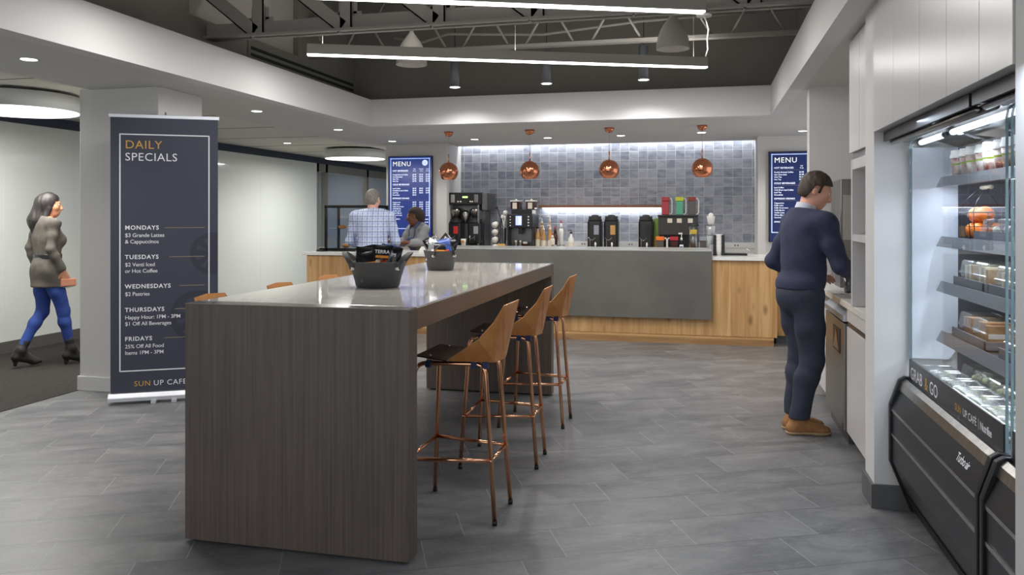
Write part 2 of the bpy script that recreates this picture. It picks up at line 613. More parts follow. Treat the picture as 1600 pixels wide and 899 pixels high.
# dark upper space
m = MB()
m.box(-4.2, -4.1, -2.5, 5.7, 2.83, 4.4)
m.box(-4.2, -4.1, 5.7, 7.5, 2.83, 3.12)
m.box(-4.2, -4.1, 7.5, 9.0, 2.83, 4.4)
m.box(-4.2, -3.9, -2.5, 9.0, 2.80, 2.83)
struct('wall_upper_left', m, 'dark_paint')
struct('wall_upper_left_lit_paint', bx(-4.26, -4.16, 5.7, 7.5, 3.12, 4.4), 'deck_light')  # paler grey paint stands in for light falling on this stretch
struct('wall_upper_back', bx(-4.2, 1.1, 8.85, 9.0, 2.83, 4.4), 'dark_paint')
struct('wall_upper_right', bx(0.95, 1.05, -2.5, 9.0, 2.83, 4.4), 'dark_paint')
struct('ceiling_upper', bx(-4.3, 1.1, -2.5, 9.0, 4.3, 4.4), 'dark_paint')
# acoustic ceiling over the corridor with a shadow line
m = MB()
m.box(-7.35, -5.03, -2.5, 18, 2.57, 2.7)
struct('ceiling_corridor', m, 'grid_ceiling')
m = MB()
for k in range(14):
    m.box(-7.17, -5.03, 0.4 + 1.22 * k, 0.412 + 1.22 * k, 2.566, 2.571)
struct('trim_4', m, 'steel_paint')
# back wall blocks with the tiled recess
struct('wall_back_left', bx(-4.62, -3.67, 11.1, 11.95, 0, 2.52), 'white_paint')
struct('wall_back_right', bx(0.7, 3.2, 11.1, 11.95, 0, 2.52), 'white_paint')
struct('wall_back_tiles', bx(-3.67, 0.7, 11.8, 11.95, 1.0, 2.68), 'wall_tiles')
struct('wall_back_lower', bx(-3.67, 0.7, 11.79, 11.95, 0, 1.0), 'white_paint')
m = MB()
m.box(-3.67, 0.7, 11.77, 11.8, 1.0, 1.075)
struct('trim_5', m, 'white_paint')
# stub wall by the refreshment counter, piers and header round the cooler
struct('wall_stub', bx(0.84, 3.2, 6.9, 7.05, 0, 2.52), 'white_paint')
struct('wall_pier', bx(0.83, 1.9, 4.3, 4.52, 0, 2.52), 'white_paint')
struct('baseboard_pier', MB().box(0.815, 0.99, 4.285, 4.53, 0, 0.12), 'tile_skirting')
struct('wall_pier_right', bx(0.83, 1.9, -2.5, 2.44, 0, 2.52), 'white_paint')
struct('wall_alcove', bx(1.9, 2.0, 2.0, 7.0, 0, 2.52), 'white_paint')
# white panelled header over the cooler
m = MB()
ys = [2.445, 2.72, 3.06, 3.42, 3.86, 4.295]
for a, b in zip(ys, ys[1:]):
    m.box(0.825, 1.5, a + 0.0015, b - 0.0015, 1.885, 2.52)
struct('trim_6', m, 'lacquer', bevel=0.0015)

# ================================================================ STRUCTURE OVERHEAD
def truss_beam(Y):
    t = thing('steel_truss', 'deep grey steel truss of wide flat webs crossing the ceiling opening nearest the viewer', 'truss', (0, Y, 0))
    m = MB()
    m.box(-4.098, 0.948, -0.075, -0.005, 2.955, 2.975)
    m.box(-4.098, 0.948, 0.005, 0.075, 2.955, 2.975)
    m.box(-4.098, 0.948, -0.02, -0.008, 2.955, 3.08)
    m.box(-4.098, 0.948, 0.008, 0.02, 2.955, 3.08)
    m.build('bottom_chord', 'steel_paint', t)
    m = MB()
    m.box(-4.098, 0.948, -0.07, 0.07, 3.6, 3.62)
    m.box(-4.098, 0.948, -0.02, 0.02, 3.52, 3.62)
    m.build('top_chord', 'steel_paint', t)
    def web(xa, za, xb, zb, wd=0.09):
        a, b = Vector((xa, 0, za)), Vector((xb, 0, zb))
        L = (b - a).length
        ang = math.atan2(zb - za, xb - xa)
        mt = Matrix.Translation(a) @ Matrix.Rotation(-ang, 4, 'Y')
        q = MB().box(0, L, -0.045, -0.035, -wd / 2, wd / 2, mt).box(0, L, -0.045, 0.045, -wd / 2, -wd / 2 + 0.01, mt)
        q.build('web', 'steel_paint', t)
    x = -4.1
    web(-4.07, 3.34, -3.63, 2.99, .11)
    for k in range(6):
        x0 = -3.6 + .79 * k
        web(x0, 2.97, x0, 3.58, .1)
        if x0 + .79 < .95:
            web(x0 + .03, 3.56, x0 + .76, 2.99, .11)
    for xx in (-3.6, -2.81, -2.02, -1.23, -0.44):
        m = MB()
        m.box(xx - 0.2, xx + 0.12, -0.006, 0.006, 3.0, 3.12)
        m.box(xx - 0.08, xx + 0.08, -0.006, 0.006, 3.1, 3.2)
        m.build('gusset_plate', 'steel_paint', t)
truss_beam(5.95)
def bar_joist(Y, z0, label, rise=0.4):
    t = thing('bar_joist', label, 'joist', (0, Y, 0), 0, None)
    m = MB()
    m.box(-4.098, 0.948, -0.04, -0.008, z0, z0 + 0.035).box(-4.098, 0.948, 0.008, 0.04, z0, z0 + 0.035)
    m.build('bottom_chord', 'steel_paint', t)
    m = MB()
    m.box(-4.098, 0.948, -0.04, 0.04, z0 + rise, z0 + rise + 0.035)
    m.build('top_chord', 'steel_paint', t)
    x = -4.1
    k = 0
    while x < 0.8:
        a, b = (x, z0 + rise), (x + 0.22, z0 + 0.02)
        MB().cyl((a[0], 0, a[1]), (b[0], 0, b[1]), 0.012, n=8).build('web', 'steel_paint', t)
        MB().cyl((b[0] + 0.16, 0, b[1]), (b[0] + 0.38, 0, a[1]), 0.012, n=8).build('web', 'steel_paint', t)
        x += 0.66
bar_joist(7.75, 3.14, 'slim grey steel bar joist with round zigzag webs behind the deep truss')
bar_joist(8.6, 3.7, 'furthest grey bar joist close to the dark back wall of the ceiling opening', 0.42)
# flexible conduit and pipe between the joists
m = MB()
pts = [(-3.2, 7.9, 3.35), (-2.9, 7.95, 3.3), (-2.6, 7.9, 3.36), (-1.6, 7.9, 3.3), (-0.6, 7.9, 3.38), (0.9, 7.9, 3.42)]
m.tube(pts, 0.014)
tag(m.build('conduit', 'steel_paint'), 'thin grey conduit running along the slim joist', 'pipe')
m = MB().tube([(-3.45, 6.6, 3.75), (-3.2, 6.55, 3.45), (-2.98, 6.5, 3.17), (-2.9, 6.6, 3.16), (-2.2, 6.9, 3.22)], .008, 8)
tag(m.build('white_cable', 'white_paint'), 'thin white cable sloping down behind the deep truss near its left end', 'cable')
# light grey strut lights / unistrut up in the ceiling
t = thing('strip_fixture', 'small unlit white strip fixture high between the trusses', 'ceiling light', (-2.55, 6.9, 3.62), 0.3)
MB().box(-0.35, 0.35, -0.04, 0.04, 0, 0.05).build('housing', 'deck_light', t)
MB().cyl((0.2, 0, 0.05), (0.2, 0, 0.7), 0.008, n=6).build('rod', 'steel_paint', t)
# return air grilles in the dark left wall
for i, (y0, y1, lb) in enumerate([(6.55, 9.0 - 0.16, 'long dark linear air grille in the upper left wall')]):
    t = thing('air_grille', lb, 'vent', (-4.1, (y0 + y1) / 2, 2.97))
    L = (y1 - y0) / 2
    MB().box(0, 0.012, -L, L, -0.115, 0.115).build('frame', 'dark_paint', t)
    m = MB()
    for k in range(3):
        m.box(0.011, 0.015, -L + 0.04, L - 0.04, -0.085 + 0.062 * k, -0.055 + 0.062 * k)
    m.build('slot', 'black_matt', t)

# ================================================================ LIGHT FITTINGS
def disc_lamp(name, label, x, y, z, r=0.052, group=None, power=None):
    t = thing(name, label, 'ceiling light', (x, y, z), 0, group)
    MB().lathe([(r, 0.001), (r + 0.014, -0.003), (r + 0.014, -0.001), (r + 0.012, 0.004)], n=24, cap=False).build('trim_ring', 'white_paint', t)
    MB().lathe([(0.0001, -0.0015), (r, -0.002)], n=24, cap=False).build('lens', 'led', t)
    lamp('downlight_glow', 'SPOT', (0, 0, -0.02), LAMP_SPOT if power is None else power, (1, 0.97, 0.93), 0.05, spot=2.2, blend=0.8, parent=t)
    return t
GD = 'recessed downlights'
for x, y, lb in ((-4.43, 4.44, 'recessed downlight nearest the viewer, over the floor in front of the column'),
              (-4.4, 7.2, 'recessed downlight in the soffit just right of the daily specials banner top'),
              (-4.38, 9.0, 'recessed downlight in the left soffit, second one behind the column'),
              (-4.32, 10.6, 'recessed downlight in front of the left menu screen'),
              (-3.1, 10.6, 'recessed downlight above the dual coffee brewer'),
              (-2.07, 10.62, 'recessed downlight above the syrup bottles'),
              (-1.07, 10.55, 'recessed downlight above the pair of black beverage dispensers'),
              (-0.03, 10.4, 'recessed downlight behind the rightmost copper pendant'),
              (1.2, 10.5, 'recessed downlight in front of the right menu screen'),
              (1.3, 8.2, 'recessed downlight over the passage behind the stub wall')):
    disc_lamp('downlight', lb, x, y, 2.52, 0.05, GD)
disc_lamp('downlight', 'small recessed downlight in the corridor ceiling far down the left wall', -6.2, 11.0, 2.57, 0.05, GD, 20)
# downlights the room has behind the viewer
# drum lights
def drum(label, x, y):
    t = thing('drum_light', label, 'ceiling light', (x, y, 2.40))
    MB().lathe([(0.485, 0.005), (0.5, 0.0), (0.5, 0.14), (0.46, 0.145)], n=64, cap=True).build('shade', mat('drum_shade', (205, 207, 205), 0.6), t)
    MB().lathe([(0.0001, -0.003), (0.485, -0.003)], n=64, cap=False).build('diffuser', 'led_soft', t)
    lamp('drum_glow', 'AREA', (0, 0, -0.02), 42, (1, 0.98, 0.95), 0.9, parent=t)
    m = MB()
    m.cyl((0, 0, 0.145), (0, 0, 0.17), 0.06).build('canopy', 'white_paint', t)
drum('large round white drum light at the left edge over the carpet', -6.0, 5.9)
drum('large round white drum light far down the corridor beside the menu wall', -5.63, 12.2)
# linear bars
def bar(a, b, label, gl):
    a, b = Vector(a), Vector(b)
    L = (b - a).length
    ang = math.atan2(b.y - a.y, b.x - a.x)
    mid = (a + b) / 2
    t = thing('linear_pendant', label, 'pendant light', mid, ang, 'long linear pendants')
    MB().box(-L / 2, L / 2, -0.035, 0.035, 0.013, 0.1).build('body', 'bar_body', t, bevel=0.002)
    MB().box(-L / 2 + 0.002, L / 2 - 0.002, -0.03, 0.03, 0.002, 0.013).build('lens', 'led', t)
    for x in (-L / 2 + 0.13, 0.0, L / 2 - 0.13):
        MB().cyl((x, 0, 0.1), (x, 0, 1.44), 0.0012, n=6).build('suspension_wire', 'steel_paint', t)
    lamp('bar_glow', 'AREA', (0, 0, -0.015), LAMP_BAR, (1, 0.98, 0.96), L, 0.07, parent=t)
    lamp('bar_upward_fill', 'AREA', (0, 0, 0.11), 12, (1, 0.98, 0.96), L, 0.07, direction=(0, 0, 1), parent=t)  # added upward fill that brightens the dark space over the bars
    return t
bar((-3.34, 6.263, 2.85), (0.024, 7.694, 2.85), 'long linear pendant bar, the whole of it in view, hanging behind the upper one', 0)
bar((-3.39, 4.235, 2.85), (0.0, 5.589, 2.85), 'long linear pendant bar cut by the top edge of the picture, nearest the viewer', 0)
# cylinder pendants in front of the back fascia
for i, (x, lb) in enumerate(((-2.62, 'leftmost of the three grey cylinder pendants in front of the white fascia'),
                             (-1.61, 'middle one of the three grey cylinder pendants in front of the white fascia'),
                             (-0.6, 'rightmost of the three grey cylinder pendants in front of the white fascia'))):
    t = thing('cylinder_pendant', lb, 'pendant light', (x, 8.2, 2.85), 0, 'cylinder pendants')
    MB().cyl((0, 0, 0.01), (0, 0, 0.35), 0.048, n=24).build('shade', 'grey_metal', t)
    MB().lathe([(0.048, 0.012), (0.062, 0.008), (0.062, 0.0), (0.052, 0.0)], n=24, cap=False).build('rim', 'white_paint', t)
    MB().lathe([(0.0001, 0.001), (0.056, 0.001)], n=24, cap=False).build('lens', 'led', t)
    MB().cyl((0, 0, 0.35), (0, 0, 1.45), 0.004, n=8).build('cord', 'black_cord', t)
    lamp('pendant_glow', 'SPOT', (0, 0, -0.02), 19, (0.98, 0.98, 1.0), 0.04, spot=2.6, blend=0.5, parent=t)
# bell pendants
for x, y, zb, lb in ((-2.68, 7.05, 2.885, 'pale bell shaped pendant half hidden behind the left end of the lower light bar'),
                 (-0.27, 7.22, 2.95, 'pale bell shaped pendant hanging just above the right end of the lower light bar')):
    t = thing('bell_pendant', lb, 'pendant light', (x, y, zb), 0, 'bell pendants')
    outer = [(0.148, 0.0), (0.144, 0.05), (0.132, 0.11), (0.112, 0.165), (0.085, 0.215), (0.052, 0.262), (0.024, 0.3), (0.01, 0.335)]
    inner = [(r - 0.006, z) for r, z in reversed(outer[:-1])]
    MB().lathe(outer + [(0.0001, 0.331)], n=40, cap=False).lathe([(0.145, 0.0)] + [(r - 0.006, z + 0.001) for r, z in outer[:-1]] + [(0.0001, 0.3)], n=40, cap=False).build('shade', 'bell', t, fix=False)
    MB().ball((0, 0, 0.13), 0.035).build('bulb', 'led_soft', t)
    MB().cyl((0, 0, 0.33), (0, 0, 4.3 - zb), 0.004, n=8).build('cord', 'cord', t)
# small round sensor hung by the bar end with a white cable
t = thing('ceiling_sensor', 'small white round sensor with dangling cable beside the upper bar end', 'sensor', (0.0, 5.72, 2.86))
MB().lathe([(0.0001, 0), (0.05, 0), (0.055, 0.012), (0.03, 0.02), (0.026, 0.07), (0.0001, 0.07)], n=24, cap=False).build('housing', 'white_paint', t)
MB().tube([(0.0, 0.0, 0.0), (0.015, 0, -0.03), (0.03, 0.0, -0.09), (0.022, 0.0, -0.16), (0.026, 0, -0.23), (0.012, 0, -0.28)], 0.005, n=8).build('cable', 'white_paint', t)
MB().cyl((0, 0, 0.07), (0, 0, 1.43), 0.01, n=8).build('rod', 'cord', t)
# copper globe pendants above the counter
gl_copper = thing('copper_globe_pendant', '', 'pendant light', (-3.14, 9.57, 0), 0, 'copper globe pendants')
def copper_globe(t):
    R = 0.122
    c = 2.015
    a0, prof = 0.62, []
    for i in range(29):
        a = a0 + (PI - a0) * i / 28
        prof.append((max(R * math.sin(a), 0.0002), c - R * math.cos(a)))
    MB().lathe(prof, n=48, cap=False).build('globe', 'copper', t, fix=False)
    MB().lathe([(R * math.sin(a0), c - R * math.cos(a0)), (R * math.sin(a0) - 0.006, c - R * math.cos(a0) + 0.002), (0.05, c - 0.05), (0.0001, c - 0.03)], n=48, cap=False).build('inner_reflector', 'copper', t)
    MB().ball((0, 0, c - 0.07), 0.022).build('bulb', 'led_soft', t)
    MB().cyl((0, 0, c + R - 0.004), (0, 0, c + R + 0.10), 0.007, n=10).build('stem', 'copper_tube', t)
    MB().cyl((0, 0, c + R + 0.1), (0, 0, 2.47), 0.003, n=6).build('cord', 'cord', t)
    MB().lathe([(0.0001, 2.458), (0.03, 2.462), (0.052, 2.485), (0.062, 2.52), (0.0001, 2.52)], n=32, cap=False).build('canopy', 'copper', t)
copper_globe(gl_copper)
labs = ['copper globe pendant first from the left, beside the menu screen', 'copper globe pendant second from the left, above the espresso machine',
        'copper globe pendant third from the left, above the oak shelf', 'copper globe pendant furthest right, above the tea brewer']
gl_copper['label'] = labs[0]
for x, lb in zip((-2.09, -1.11, -0.02), labs[1:]):
    dup(gl_copper, (x, 9.57, 0), None, lb)
for x in (-3.14, -2.09, -1.11, -0.02):
    pass
# cove light above the tiles
t = thing('cove_light', 'hidden white LED strip washing the top of the blue grey tiled wall', 'light strip', (-1.485, 11.71, 2.66))
MB().box(-2.15, 2.15, -0.02, 0.02, 0.0, 0.015).build('led_strip', 'led', t)
lamp('cove_glow', 'AREA', (0, 0, -0.01), LAMP_COVE, (0.93, 0.95, 1.0), 4.3, 0.04, direction=(0, 0.35, -1), parent=t)
# ================================================================ ISLAND BAR TABLE
t = thing('bar_table', 'long dark oak waterfall bar table with white quartz top in the foreground', 'table', (0, 0, 0))
MB().box(-2.27, -1.2, 3.125, 3.225, 0.012, 1.07).build('end_panel', 'veneer', t, bevel=0.002)
MB().box(-2.27, -1.2, 6.32, 6.42, 0.012, 1.07).build('end_panel', 'veneer', t, bevel=0.002)
m = MB().box(-2.27, -2.23, 3.226, 6.319, 0.975, 1.068).box(-1.24, -1.2, 3.226, 6.319, 0.975, 1.068)
m.box(-2.23, -1.24, 3.226, 3.25, 0.975, 1.05).box(-2.23, -1.24, 6.3, 6.319, 0.975, 1.05)
m.build('apron', mat('bar_edge', (112, 98, 88), 0.3, noise=((96, 84, 76), 4, (1, 1, 1))), t, bevel=0.0015)
MB().box(-2.262, -1.208, 3.228, 6.317, 1.02, 1.0735).build('quartz_top', 'quartz', t, bevel=0.002)
M['cap'] = mat('dark_metal_cap', (112, 108, 100), 0.22, 0.5)
for a in (3.127, 6.322):
    MB().box(-2.24, -1.23, a + .02, a + .07, 0, 0.012).build('foot_strip', 'black_matt', t)
    MB().box(-2.268, -1.202, a, a + .096, 1.07, 1.0735).build('end_cap', 'cap', t)

# ================================================================ COPPER STOOLS (front of the seat towards +x)
def make_stool():
    t = thing('bar_stool', '', 'stool', (0, 0, 0), 0, 'copper bar stools')
    seat = [(.185, .175, .79), (.185, -.175, .79), (.02, -.19, .775), (-.19, -.11, .77), (-.19, .11, .77), (.02, .19, .775)]
    MB().sheet([seat], .005).build('seat', 'seat_dark', t)
    for s in (1, -1):
        Cc, D, E_, Fp = (.02, s * .19, .776), (-.192, s * .112, .766), (-.135, s * .185, .882), (-.208, s * .163, .965)
        fl = [[Cc, D, E_], [E_, D, Fp]]
        if s < 0:
            fl = [list(reversed(p)) for p in fl]
        MB().sheet(fl, .005).build('side_flap', 'copper_sheet', t)
    for s in (1, -1):
        bk = [(-.192, s * .112, .766), (-.212, 0, .764), (-.272, 0, 1.05), (-.25, s * .14, 1.042), (-.208, s * .163, .965)]
        MB().sheet([bk], .005).build('backrest', 'copper_sheet', t)
    # two bent tube sides, each: front leg, seat rail, rear leg
    for s in (1, -1):
        F0, R0 = Vector((.23, s * .225, .015)), Vector((-.205, s * .145, .015))
        F1, R1 = Vector((.185, s * .17, .755)), Vector((-.15, s * .12, .755))
        def arc(p0, corner, p1, r=.055):
            a = (p0 - corner).normalized() * r + corner
            b = (p1 - corner).normalized() * r + corner
            return [a * (1 - k) ** 2 + corner * 2 * k * (1 - k) + b * k * k for k in [i / 8 for i in range(9)]]
        pts = [F0] + arc(F0, F1, R1) + arc(F1, R1, R0) + [R0]
        for nm, seg in (('leg', [F0] + arc(F0, F1, R1)[:5]), ('leg', arc(F1, R1, R0)[4:] + [R0]), ('seat_rail', arc(F0, F1, R1)[4:] + arc(F1, R1, R0)[:5])):
            MB().tube(seg, .0112, 12).build(nm, 'copper_tube', t)
        for p in (F0, R0):
            MB().cyl((p.x, p.y, 0), (p.x, p.y, .022), .0125, n=12).build('foot', 'black', t)
    k = .3
    def at(a, b, z):
        f = (z - .015) / .74
        return a.lerp(b, f)
    P = [at(Vector((.23, .225, .015)), Vector((.185, .17, .755)), k), at(Vector((-.205, .145, .015)), Vector((-.15, .12, .755)), k)]
    ring = [P[0], P[1], Vector((P[1].x, -P[1].y, P[1].z)), Vector((P[0].x, -P[0].y, P[0].z))]
    m = MB()
    for a, b in zip(ring, ring[1:] + ring[:1]):
        m.cyl(a, b, .0095, n=10)
    for a in ring:
        m.ball(a, .0125, n=8)
    m.build('footrest', 'copper_tube', t)
    for x, y in ((.12, .162), (.12, -.162), (-.1, .13), (-.1, -.13), (-.155, .122), (-.155, -.122)):
        MB().box(x - .014, x + .014, y - .014, y + .014, .738, .768).build('clamp', 'blue_clip', t)
    for x, y in ((.12, .14), (.12, -.14), (-.04, .11), (-.04, -.11)):
        MB().ball((x, y, .79 if x > 0 else .779), .006, n=8).build('bolt', 'chrome', t)
    return t
stool = make_stool()
spots = [(-1.165, 3.78, PI - .02, 'copper bar stool nearest the viewer on the open side of the bar table'),
         (-1.15, 4.63, PI + .03, 'middle copper bar stool on the open side of the bar table'),
         (-1.145, 5.53, PI - .02, 'copper bar stool furthest back on the open side of the bar table'),
         (-2.31, 3.74, .03, 'copper bar stool behind the near left corner of the bar table, only its back showing'),
         (-2.31, 4.44, -.02, 'copper bar stool on the hidden side of the bar table, second from the viewer'),
         (-2.31, 5.10, .02, 'copper bar stool on the hidden side of the bar table, just left of the baskets')]
for i, (x, y, r, lb) in enumerate(spots):
    if i == 0:
        stool.location = (x, y, 0)
        stool.rotation_euler = (0, 0, r)
        stool['label'] = lb
    else:
        dup(stool, (x, y, 0), r, lb)

# ================================================================ SNACK BASKETS
def basket(label, x, y, rz, hr):
    t = thing('storage_basket', label, 'basket', (x, y, 1.0737), rz, 'rubber baskets of snacks')
    n = 48
    m = MB()
    prof = [(.0001, 0.003), (.105, .0), (.112, .006), (.125, .06), (.146, .135), (.15, .14), (.144, .141), (.12, .062), (.106, .012), (.0001, .01)]
    m.lathe(prof, n=n, sx=1.06, sy=.82, cap=False)
    m.build('tub', 'felt', t, fix=False)
    for a0 in (0, PI):
        pts = []
        for i in range(25):
            f = i / 24
            ph = a0 + (f - .5) * 1.35
            rr = .15 + .022 * math.sin(PI * f)
            pts.append((rr * 1.06 * math.cos(ph), rr * .82 * math.sin(ph), .105 + hr * math.sin(PI * f) ** .6))
        q = MB()
        rings = []
        o = Vector((math.cos(a0), 0, 0))
        for i, p in enumerate(pts):
            v = Vector(p)
            T = (Vector(pts[min(i + 1, 24)]) - Vector(pts[max(i - 1, 0)])).normalized()
            d = T.cross(o).normalized()
            wd = (o - T * o.dot(T)).normalized()
            rings.append([q.bm.verts.new(v + d * e + wd * g_) for e, g_ in ((-.003, -.013), (.003, -.013), (.003, .013), (-.003, .013))])
        for A, Bq in zip(rings, rings[1:]):
            for k in range(4):
                q.bm.faces.new((A[k], A[(k + 1) % 4], Bq[(k + 1) % 4], Bq[k]))
        q.bm.faces.new(rings[0]); q.bm.faces.new(rings[-1])
        q.build('handle', 'felt', t, smooth=False)
        for i in (0, 24):
            p = Vector(pts[i])
            d = Vector((p.x, p.y, 0)).normalized()
            MB().cyl(p + d * -.012, p + d * .006, .0085, n=14).build('rivet', 'rivet', t)
    MB().tube([(.1 * 1.06 * math.cos(a), .1 * .82 * math.sin(a), .003) for a in [2 * PI * i / 40 for i in range(40)]], .004, 6, closed=True).build('base_welt', 'felt', t)
    return t
basket('charcoal rubber basket of snack bags nearer the viewer on the bar table', -1.745, 4.07, math.radians(12), .085)
basket('charcoal rubber basket of snack bags further back on the bar table', -1.85, 5.45, math.radians(-60), .085)
M['bag_black'] = mat('black_foil', (22, 21, 24), 0.25)
M['bag_orange'] = mat('orange_foil', (222, 142, 40), 0.35)
M['bag_blue'] = mat('blue_foil', (58, 86, 160), 0.3)
M['bag_silver'] = mat('silver_foil', (170, 172, 176), 0.3, 0.6)
M['chip_red'] = mat('red_chip_print', (196, 70, 40), 0.5)
M['chip_cream'] = mat('cream_chip_print', (230, 205, 180), 0.5)
def snack_bag(label, x, y, z, yaw, tilt, style, group, word=None, roll=0.0):
    """pillow bag, face towards -y"""
    base = {'k': 'bag_black', 's': 'bag_silver', 'b': 'bag_blue', 'o': 'bag_orange'}[style[0]]
    t = thing('snack_bag', label, 'snack bag', (x, y, z), 0, group)
    t.rotation_euler = Euler((tilt, roll, yaw), 'XYZ')
    m = MB()
    W, H_ = .056, .085
    nx, nz = 8, 10
    def pt(i, j, s):
        u, v = i / nx * 2 - 1, j / nz * 2 - 1
        b = max(0, (1 - abs(u) ** 2.5)) * max(0, 1 - abs(v) ** 4)
        wob = .003 * math.sin(5 * u + 3 * v + x * 90)
        return (u * W * (1 - .05 * (1 - abs(v))), s * (.018 * b ** .6 + .0008) + wob * (1 - v * v), v * H_)
    for s in (-1, 1):
        g = [[m.bm.verts.new(pt(i, j, s)) for i in range(nx + 1)] for j in range(nz + 1)]
        for j in range(nz):
            for i in range(nx):
                q = (g[j][i], g[j][i + 1], g[j + 1][i + 1], g[j + 1][i])
                f = m.bm.faces.new(q if s < 0 else tuple(reversed(q)))
                f.smooth = True
                f.material_index = 1 if (style[1:] and s < 0 and 2 <= j <= 3 and 0 < i < nx - 1 and False) else 0
    m.build('pouch', base, t, fix=False)
    yy = -.0215
    if word:
        MB().text(word, .027, (0, yy, .032), (1, 0, 0), (0, 0, 1), 'CENTER', 1.0, .02).build('lettering', 'text_white', t)
    if 'o' in style[1:]:
        MB().box(-.034, .036, yy - .001, yy + .004, .006, .02).build('label_band', 'bag_orange', t)
    if 'c' in style[1:]:
        for k, (cx, cz, r) in enumerate(((-.016, -.015, .016), (.014, -.02, .018), (0, -.036, .015), (.026, -.01, .011))):
            m = MB()
            m.lathe([(.0001, -.002), (r, 0), (.0001, .002)], mtx=Matrix.Translation((cx, yy + .001, cz)) @ Matrix.Rotation(PI / 2, 4, 'X') @ Matrix.Rotation(.3 * k, 4, 'Y'), n=14, cap=False)
            m.build('chip_print', 'chip_red' if k % 2 else 'chip_cream', t)
    if 'l' in style[1:]:
        MB().text('CHIPS', .024, (0, yy, .03), (1, 0, 0), (0, 0, 1), 'CENTER', 1.0, .02).build('lettering', 'text_white', t)
    return t
ga, gb = 'snack bags in the nearer basket', 'snack bags in the further basket'
Z = 1.0737
bagsA = [('lettered black snack bag with an orange band at the front of the nearer basket', .03, -.035, .15, .1, -.3, 'koc', 'TERRA', .06),
         ('black snack bag with red print leaning at the left end of the nearer basket', -.062, -.02, .135, .3, -.2, 'kc', None, .1),
         ('black snack bag with small orange band left of the lettered one, nearer basket', -.035, -.05, .115, .2, -.35, 'koc', None, -.12),
         ('white lettered black snack bag at the right end of the nearer basket', .07, -.01, .14, -.1, -.2, 'kl', None, .18),
         ('blue snack bag standing at the back of the nearer basket', .055, .035, .145, .1, -.1, 'bo', None, .2),
         ('silver snack bag tucked behind the others in the nearer basket', -.02, .035, .14, .2, .05, 's', None, -.15),
         ('plain black snack bag at the back left of the nearer basket', -.06, .03, .14, -.2, .05, 'kl', None, -.2),
         ('orange snack bag just showing behind the lettered one, nearer basket', .01, .01, .13, .0, -.15, 'o', None, -.3)]
bagsB = [('black snack bag with white lettering sticking out at the left of the further basket', -.06, -.0, .165, .15, -.3, 'kc', 'TERRA', -.5),
         ('lettered black snack bag lying across the top of the further basket', .035, .02, .175, .15, -.5, 'ko', 'TERRA', .75),
         ('black snack bag with orange band at the front of the further basket', .0, -.055, .12, .1, -.35, 'koc', None, .05),
         ('blue snack bag in the middle of the further basket', .045, -.03, .14, .1, -.25, 'bc', None, -.2),
         ('black snack bag at the right end of the further basket', .075, -.0, .145, -.1, -.2, 'kc', None, .3),
         ('silver snack bag at the left front of the further basket', -.05, -.03, .14, .2, -.3, 'sc', None, .2)]
for gq, bx0, by0, lst, kk in ((ga, -1.745, 4.07, bagsA, 1), (gb, -1.85, 5.45, bagsB, .72)):
    ca, sa = math.cos(math.radians(12)), math.sin(math.radians(12))
    for a in lst:
        snack_bag(a[0], bx0 + kk * (a[1] * ca - a[2] * sa), by0 + kk * (a[1] * sa + a[2] * ca), Z + a[3], a[4] + .2, a[5], a[6], gq, a[7], a[8])

# ================================================================ DAILY SPECIALS BANNER
P0, P1 = Vector((-4.49, 5.25, 0)), Vector((-3.79, 5.655, 0))
ang = math.atan2(P1.y - P0.y, P1.x - P0.x)
W = (P1 - P0).length
t = thing('roll_up_banner', 'tall dark navy roll-up banner of daily specials standing before the white column', 'banner', (P0 + P1) / 2, ang)
hw = W / 2
M['banner'] = mat('banner_fabric', (58, 61, 76), 0.6)
M['banner_dark'] = mat('banner_motif', (46, 48, 62), 0.6)
MB().box(-hw + .012, hw - .012, -.002, .002, .07, 2.235).build('panel', 'banner', t)
MB().box(-hw + .002, hw - .002, -.009, .009, 2.23, 2.258).build('top_rail', 'alu', t, bevel=.002)
m = MB().prism([(-.055, .022), (.055, .022), (.055, .05), (.03, .082), (-.03, .082), (-.055, .05)], 'x', -hw, hw)
m.build('base', 'alu', t, bevel=.002)
for sx in (-1, 1):
    MB().box(sx * .0 + sx * (hw - .33) - .02, sx * (hw - .33) + .02, -.09, .06, 0, .024).build('foot', 'alu', t, bevel=.003)
MB().cyl((0, .03, .08), (0, .03, 2.285), .006, n=8).build('pole', 'alu', t)
yb = -.0035
fw0, fw1, fz0, fz1 = -hw + .075, hw - .075, .245, 2.105
m = MB()
for a in ((fw0, fw1, fz0, fz0 + .009), (fw0, fw1, fz1 - .009, fz1), (fw0, fw0 + .009, fz0, fz1), (fw1 - .009, fw1, fz0, fz1)):
    m.box(a[0], a[1], yb, -.002, a[2], a[3])
m.build('border', 'text_white', t)
